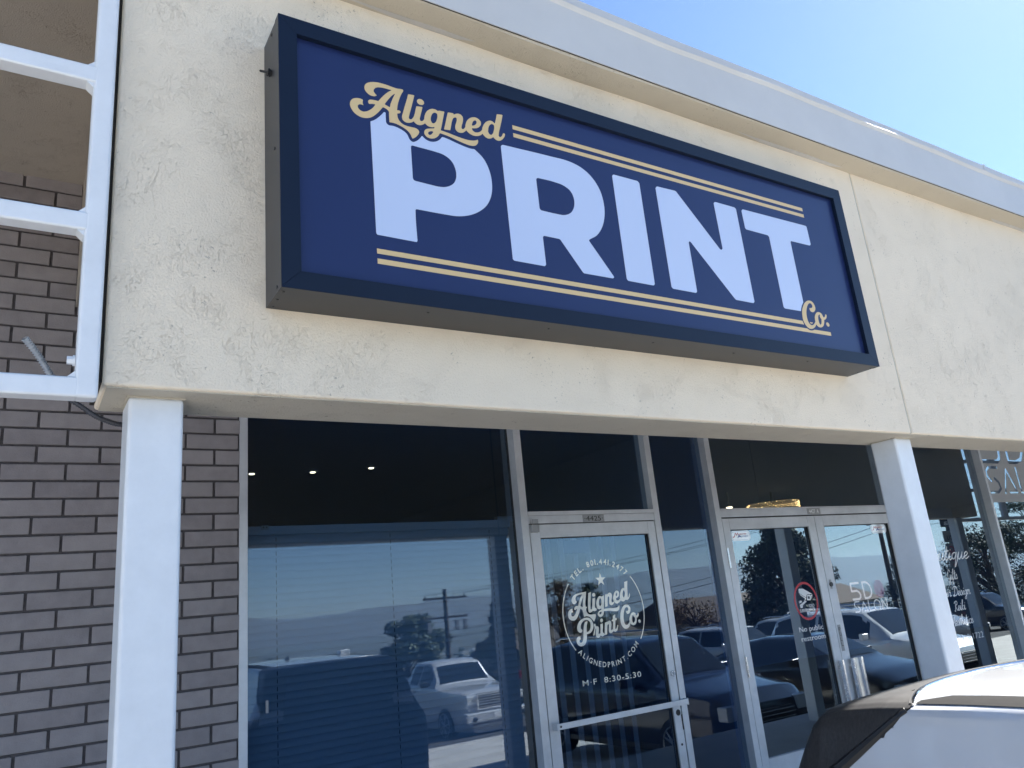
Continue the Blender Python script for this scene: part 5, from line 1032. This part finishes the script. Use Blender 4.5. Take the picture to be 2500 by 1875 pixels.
    for xw in wh:
        for s in (-1, 1):
            t = MB(); nn = 30; prf = [(-.11, wr*.8), (-.09, wr), (.09, wr), (.11, wr*.8)]; P = []
            for q, rad in prf:
                for k in range(nn): a = 2*math.pi*k/nn; P.append((xw+rad*math.cos(a), s*(W-.08)+q, wr+rad*math.sin(a)))
            t.add(P, [(i*nn+k, i*nn+(k+1) % nn, (i+1)*nn+(k+1) % nn, (i+1)*nn+k) for i in range(3) for k in range(nn)]+[tuple(range(nn)), tuple(range(4*nn-1, 3*nn-1, -1))])
            ty = t.build('tyre', 'tyre', root, smooth=True)
            rm = MB(); yo = s*(W+.035)
            for k in range(5):
                a = 2*math.pi*k/5
                for da in (-.2, .2): rm.tube([(xw+.04*math.cos(a), yo, wr+.04*math.sin(a)), (xw+wr*.68*math.cos(a+da), yo, wr+wr*.68*math.sin(a+da))], [.022, .014], 6)
            rm.tube([(xw+wr*.70*math.cos(2*math.pi*i/30), yo, wr+wr*.70*math.sin(2*math.pi*i/30)) for i in range(31)], .013, 6, cap=False); rm.tube([(xw, yo+s*.01, wr), (xw, yo-s*.02, wr)], .05, 12)
            rm.build('rim', 'rim', root, smooth=True)
    zn = interp(tp, L/2-.12)
    if kind == 'pickup':
        MB().box(L/2-.12, L/2+.01, -.50, .50, .80, 1.10).build('grille', 'trim', root, bevel=.02)
        g = MB(); 
        for i in range(5): g.box(L/2+.005, L/2+.022, -.50, .50, .82+i*.06, .838+i*.06)
        g.build('grille_bar', 'chrome', root, bevel=.003)
        g = MB(); g.box(L/2-.02, L/2+.02, -.56, -.51, .78, 1.14); g.box(L/2-.02, L/2+.02, .51, .56, .78, 1.14); g.box(L/2-.02, L/2+.02, -.56, .56, 1.105, 1.15); g.box(L/2-.02, L/2+.02, -.56, .56, .76, .80); g.build('grille_surround', 'chrome', root, bevel=.008)
        MB().box(L/2-.10, L/2+.16, -.97, .97, .46, .72).build('front_bumper', 'carwhite', root, bevel=.05, seg=3); MB().box(L/2+.155, L/2+.165, -.16, .16, .54, .67).build('licence_plate', 'vwhite', root)
        for s in (-1, 1): MB().tube([(L/2+.163, s*.72, .57), (L/2+.15, s*.72, .57)], .065, 14).build('fog_lamp', 'trim', root)
        MB().box(-2.8, -.66, -.86, .86, 1.28, 1.335+.002).build('bed_opening', 'trim', root)
    else:
        MB().box(L/2-.10, L/2+.012, -.42, .42, zn-.34, zn-.12).build('grille', 'trim', root, bevel=.02)
        g = MB(); 
        for i in range(4): g.box(L/2+.010, L/2+.020, -.42, .42, zn-.32+i*.055, zn-.31+i*.055)
        g.build('grille_bar', 'chrome', root, bevel=.002)
        MB().box(-L/2, L/2-.3, -W-.004, W+.004, .24, .34).build('sill_trim', 'trim', root, bevel=.02)
    for s in (-1, 1):
        MB().box(xm-.30, xm-.12, s*(W+.012)-.008, s*(W+.012)+.008, belt-.14, belt-.11).build('door_handle', 'chrome' if kind != 'pickup' else 'trim', root, bevel=.005)
    if kind == 'suv':
        for s in (-1, 1):
            g = MB(); g.tube([(-1.75, s*.60, 1.745), (-1.6, s*.60, 1.80), (-.1, s*.60, 1.82), (.15, s*.60, 1.765)], .018, 8); g.build('roof_rail', 'chrome', root, smooth=True)
    return root
def park(name, label, paint, x, y, kind, group=None, nose=1, dz=0):
    return car(name, label, paint, (x, y, ground_z(y)+dz+.01), math.pi/2*nose, kind, group)
gp = 'cars parked nose-in along the shops'; gq = 'vehicles parked across the lane'
park('navy_suv', 'dark navy suv with alloy wheels, mirrored in the glass door and side window', 'carnavy', 8.95, -.55, 'suv', gp)
park('dark_sedan', 'glossy dark sedan mirrored low in the salon doors', 'carblack', 12.75, -.5, 'sedan', gp)
park('white_suv', 'white suv mirrored low in the salon window past the column', 'carwhite', 17.2, -2.2, 'suv', gp)
park('pickup_truck', 'white pickup truck facing the shops, mirrored in the big window', 'carwhite', 10.7, -11.45, 'pickup', gq)
park('silver_suv', 'pale silver suv mirrored behind the dark sedan in the right salon door', 'carsilver', 26.5, -11.2, 'suv', gq)
park('white_van', 'white suv across the lane mirrored in the left salon door', 'carwhite', 22.4, -11.4, 'suv', gq)
park('taupe_sedan', 'taupe sedan across the lane mirrored behind the shop logo', 'cartan', 15.4, -11.3, 'sedan', gq)
park('silver_sedan', 'silver sedan across the lane mirrored at the right edge', 'carsilver', 34.5, -11.3, 'sedan', gq)
park('black_suv', 'black suv across the lane mirrored past the column', 'carblack', 39.5, -11.4, 'suv', gq)

# ------------------------------------------------------------------ trees, poles, wires, far houses
def tree(label, x, y, h, w, kind='leaf', base=None, seed=1, n=5200, lo=.12, conif=False, leafs=.11):
    z0 = ground_z(y) if base is None else base; rr = np.random.RandomState(seed)
    t = thing('pine_tree' if conif else 'broadleaf_tree', label, 'tree', (x, y, z0), 0, 'trees below the parking lot'); LOCAL.add(t.name)
    tb = MB(); tb.tube([(0, 0, -.3), (.03, .02, h*.3), (-.03, .05, h*.6), (.02, 0, h*.92)], [w*.055, w*.04, w*.022, .02], 10)
    tb.build('trunk', 'bark', t, smooth=True)
    cl = []; lb_ = MB()
    nc = 34 if not conif else 46
    for i in range(nc):
        u = (i+.5)/nc
        if conif:
            zz = h*(lo+(1-lo)*u); rad = w/2*(1-u)**.75*(.75+.5*rr.rand())+.1; a = rr.rand()*6.28; r_ = rad*(.3+.65*rr.rand()); s = (w*.17*(1-u*.6)+.12, w*.085+.06)
        else:
            zz = h*(lo+(1-lo)*(.08+.88*rr.rand())); q = (zz/h-lo)/(1-lo); rad = w/2*math.sin(math.pi*min(1, .12+.86*q))**.6*(.85+.3*rr.rand()); a = rr.rand()*6.28; r_ = rad*rr.rand()**.5*.85; s = (w*(.11+.07*rr.rand()), w*(.08+.05*rr.rand()))
        c = np.array([r_*math.cos(a), r_*math.sin(a), zz]); cl.append((c, s)); lb_.tube([(0, 0, max(.1*h, zz-.22*h)), tuple(c*np.array([.5, .5, 1])-np.array([0, 0, .07*h])), tuple(c)], [.035*w/3, .02*w/3, .008], 5)
    lb_.build('limb', 'bark', t, smooth=True)
    k = n//nc; V = []
    for c, s in cl:
        d = rr.randn(k, 3); d /= np.linalg.norm(d, axis=1)[:, None]; p = c+d*np.array([s[0], s[0], s[1]])*(rr.rand(k, 1)**.35)
        a = rr.randn(k, 3); a /= np.linalg.norm(a, axis=1)[:, None]; b = np.cross(a, d); b /= np.linalg.norm(b, axis=1)[:, None]+1e-6
        L = leafs*(.6+.8*rr.rand(k, 1)); V.append(np.stack([p-a*L*.5, p+b*L*.28, p+a*L*.5, p-b*L*.28], 1))
    V = np.concatenate(V).reshape(-1, 3); m = len(V)//4; me = bpy.data.meshes.new('crown'); me.from_pydata(V.tolist(), [], [(4*i, 4*i+1, 4*i+2, 4*i+3) for i in range(m)]); me.materials.append(MT[kind])
    o = bpy.data.objects.new('crown', me); C.objects.link(o); put(o, t); return t
tree('round green tree left of the wooden pole, mirrored in the big window', 24.5, -45, 7.4, 7.0, 'leaf', seed=1, n=16000, leafs=.27)
tree('small low tree on the slope far left in the big window reflection', 14.5, -44, 5.2, 3.6, 'leaf', seed=12, n=2500)
tree('dark conifer right of the wooden pole, mirrored in the big window', 29.8, -40, 7.3, 4.6, 'leaf2', seed=2, n=12000, conif=True, leafs=.2)
tree('scrubby russet tree mirrored left of the shop logo', 20.9, -20, 5.0, 3.4, 'leaf3', seed=3, n=4500)
tree('tall thin tree mirrored behind the shop logo', 23.2, -21, 5.0, 2.4, 'leaf', seed=4, n=4000)
tree('orange brown autumn bush mirrored low in the narrow side window', 28.6, -19.5, 3.4, 5.0, 'leaf3', seed=5, n=5000)
tree('big dark pine filling the left salon door reflection', 35.6, -19.5, 7.3, 7.4, 'leaf2', seed=6, n=20000, conif=True, lo=.10, leafs=.22)
tree('dark pine at the right of the salon door reflection', 47.0, -19.5, 5.8, 4.6, 'leaf2', seed=7, n=8000, conif=True, leafs=.15)
tree('broad dark tree mirrored past the white column', 57.5, -20, 6.2, 8.2, 'leaf2', seed=8, n=12000, leafs=.17)
tree('spreading green tree mirrored at the right edge', 65, -20, 8.6, 6.0, 'leaf', seed=9, n=9000, leafs=.17)
tree('dusty green tree beside the russet scrub in the door reflection', 26.0, -23, 3.6, 3.2, 'leaf', seed=10, n=3500)
tag(tree('green tree standing behind the white pickup, mirrored in the big window', 25.6, -33, 4.2, 3.4, 'leaf', seed=11, n=4000))
def pole(label, x, y, top, arms=True):
    z0 = ground_z(y); p = thing('utility_pole', label, 'utility pole', (x, y, z0), 0, 'wooden utility poles'); LOCAL.add(p.name); h = top-z0
    MB().tube([(0, 0, -.5), (0, 0, h)], [.19, .13], 12).build('pole', 'pole', p, smooth=True)
    for k, dz in enumerate((.55, 1.75)):
        MB().box(-1.55, 1.55, -.06, .06, h-dz-.07, h-dz+.07).build('crossarm', 'pole', p)
        for xx in (-1.4, -.6, .6, 1.4):
            MB().tube([(xx, 0, h-dz+.07), (xx, 0, h-dz+.26)], [.05, .03], 8).build('insulator', 'plate', p) if k == 0 else None
        if k == 1:
            for xx in (-1.25, .75, 1.35): MB().box(xx-.11, xx+.11, -.09, .09, h-dz-.85, h-dz-.2).build('cutout_fuse', 'plate', p)
    return p
poles = [(23.6, -36.5, 3.15), (52, -24, 7.4), (100, -14, 12)]
pole('wooden utility pole with two crossarms, mirrored in the big window', *poles[0]); pole('nearer wooden utility pole beyond the salon reflection', *poles[1]); pole('distant wooden utility pole far to the right', *poles[2])
PP = poles
for (a, b_) in zip(PP, PP[1:]):
    for xx, dz in ((-1.4, .29), (.6, .29), (1.4, .29), (0, 2.6), (0, 3.0)):
        P = [(lerp(a[0], b_[0], t)+xx, lerp(a[1], b_[1], t), lerp(a[2], b_[2], t)-dz-.7*4*t*(1-t)) for t in [i/16 for i in range(17)]]
        w = MB(); w.tube(P, .012 if dz < 1 else .018, 5); o = w.build('power_line', 'wire')
        tag(o, '%s, %s' % ({-1.4: 'thin power line on the left arm tip', .6: 'thin power line on the inner right insulator', 1.4: 'thin power line on the right arm tip', 0: 'thick communication cable slung low' if dz < 2.8 else 'lowest thick cable'}[xx], 'between the middle and nearer wooden poles' if a is poles[0] else 'past the nearer pole'), 'cable', 'power lines')
ps = thing('shop_sign_post', 'grey post with stacked sign panels, seen mirrored beside Boutique in the salon window', 'sign', (14.25, 2.05, -.1), 0)
bx('post', 'bronze', 14.21, 14.29, 2.0, 2.08, -.1, 2.45, ps)
for zz, hh, tx, mm in ((2.30, .16, 'luna', 'vwhite'), (2.03, .20, 'ssy cu', 'trim'), (1.80, .21, 'SSAG', 'vred'), (1.60, .16, 'NTIC', 'vred')):
    bx('sign_panel', 'trim' if tx == 'luna' else 'plate', 13.92, 14.60, 2.081, 2.10, zz, zz+hh, ps)
    text_mesh('panel_text', tx, mm, ps, 14.52, 14.0, zz+hh*.22, hh*.55, 2.1015, bold=.02)
def house(x, y, w, d, h, label):
    z0 = ground_z(y)-.3; t = thing('house', label, 'house', (x, y, z0), 0, 'houses below the lot'); LOCAL.add(t.name)
    MB().box(-w/2, w/2, -d/2, d/2, 0, h).build('wall', 'wallfar', t)
    r_ = MB(); r_.add([(-w/2-.4, -d/2-.4, h), (w/2+.4, -d/2-.4, h), (w/2+.4, d/2+.4, h), (-w/2-.4, d/2+.4, h), (-w/2-.4, 0, h+1.6), (w/2+.4, 0, h+1.6)], [(0, 1, 5, 4), (2, 3, 4, 5), (0, 4, 3), (1, 2, 5), (0, 3, 2, 1)]); r_.build('roof', 'rooffar', t)
    for i in range(3): wx = -w/2+w*(i+.5)/3; MB().box(wx-.5, wx+.5, d/2-.01, d/2+.03, h*.35, h*.75).build('window', 'carglass', t)
    return t
house(30.5, -34, 9, 7, 2.9, 'house with brown gabled roof mirrored low behind the shop logo'); house(44, -33, 11, 8, 3.6, 'pale house with brown roof mirrored behind the salon lettering')
house(62, -40, 12, 8, 4.2, 'pale house with brown roof mirrored at the far right')
# town scattered on the valley floor: countless specks
b = MB(); rr = random.Random(11)
for i in range(2600):
    y = -260-rr.random()**1.6*5200; x = rr.uniform(-.1, 2.6)*(-y); s = rr.uniform(5, 14)*(1+(-y)/4000); z = ground_z(y); b.cur = 0 if rr.random() < .3 else 1
    if b.cur: b.add([(x-s, y, z-2), (x+s, y, z-2), (x+s*.5, y-s, z+s*.7), (x-s*.5, y-s, z+s*.7), (x, y+s*.8, z+s*.6)], [(0, 1, 4), (0, 4, 3), (1, 2, 4), (4, 2, 3)])
    else: b.box(x-s, x+s, y-s, y+s, z-2, z+s*.5)
tag(b.build('valley_town', ['wallfar', 'leaf']), kind='stuff')
# haze over the valley
HZ = MB().box(-21000, 43000, -15000, 70, -264, 560).build('haze', mat('haze_air', (1, 1, 1))); hm = HZ.data.materials[0]; hn = hm.node_tree; hn.nodes.remove(hn.nodes['Principled BSDF'])
pv = hn.nodes.new('ShaderNodeVolumePrincipled'); pv.inputs['Density'].default_value = 3.6e-5; pv.inputs['Color'].default_value = (.60, .80, 1, 1); pv.inputs['Anisotropy'].default_value = .2
hn.links.new(pv.outputs[0], hn.nodes['Material Output'].inputs['Volume']); tag(HZ, kind='stuff')
for o in C.objects:
    if o.parent is None and o.type == 'MESH' and 'kind' not in o and 'label' not in o: print('UNTAGGED', o.name)
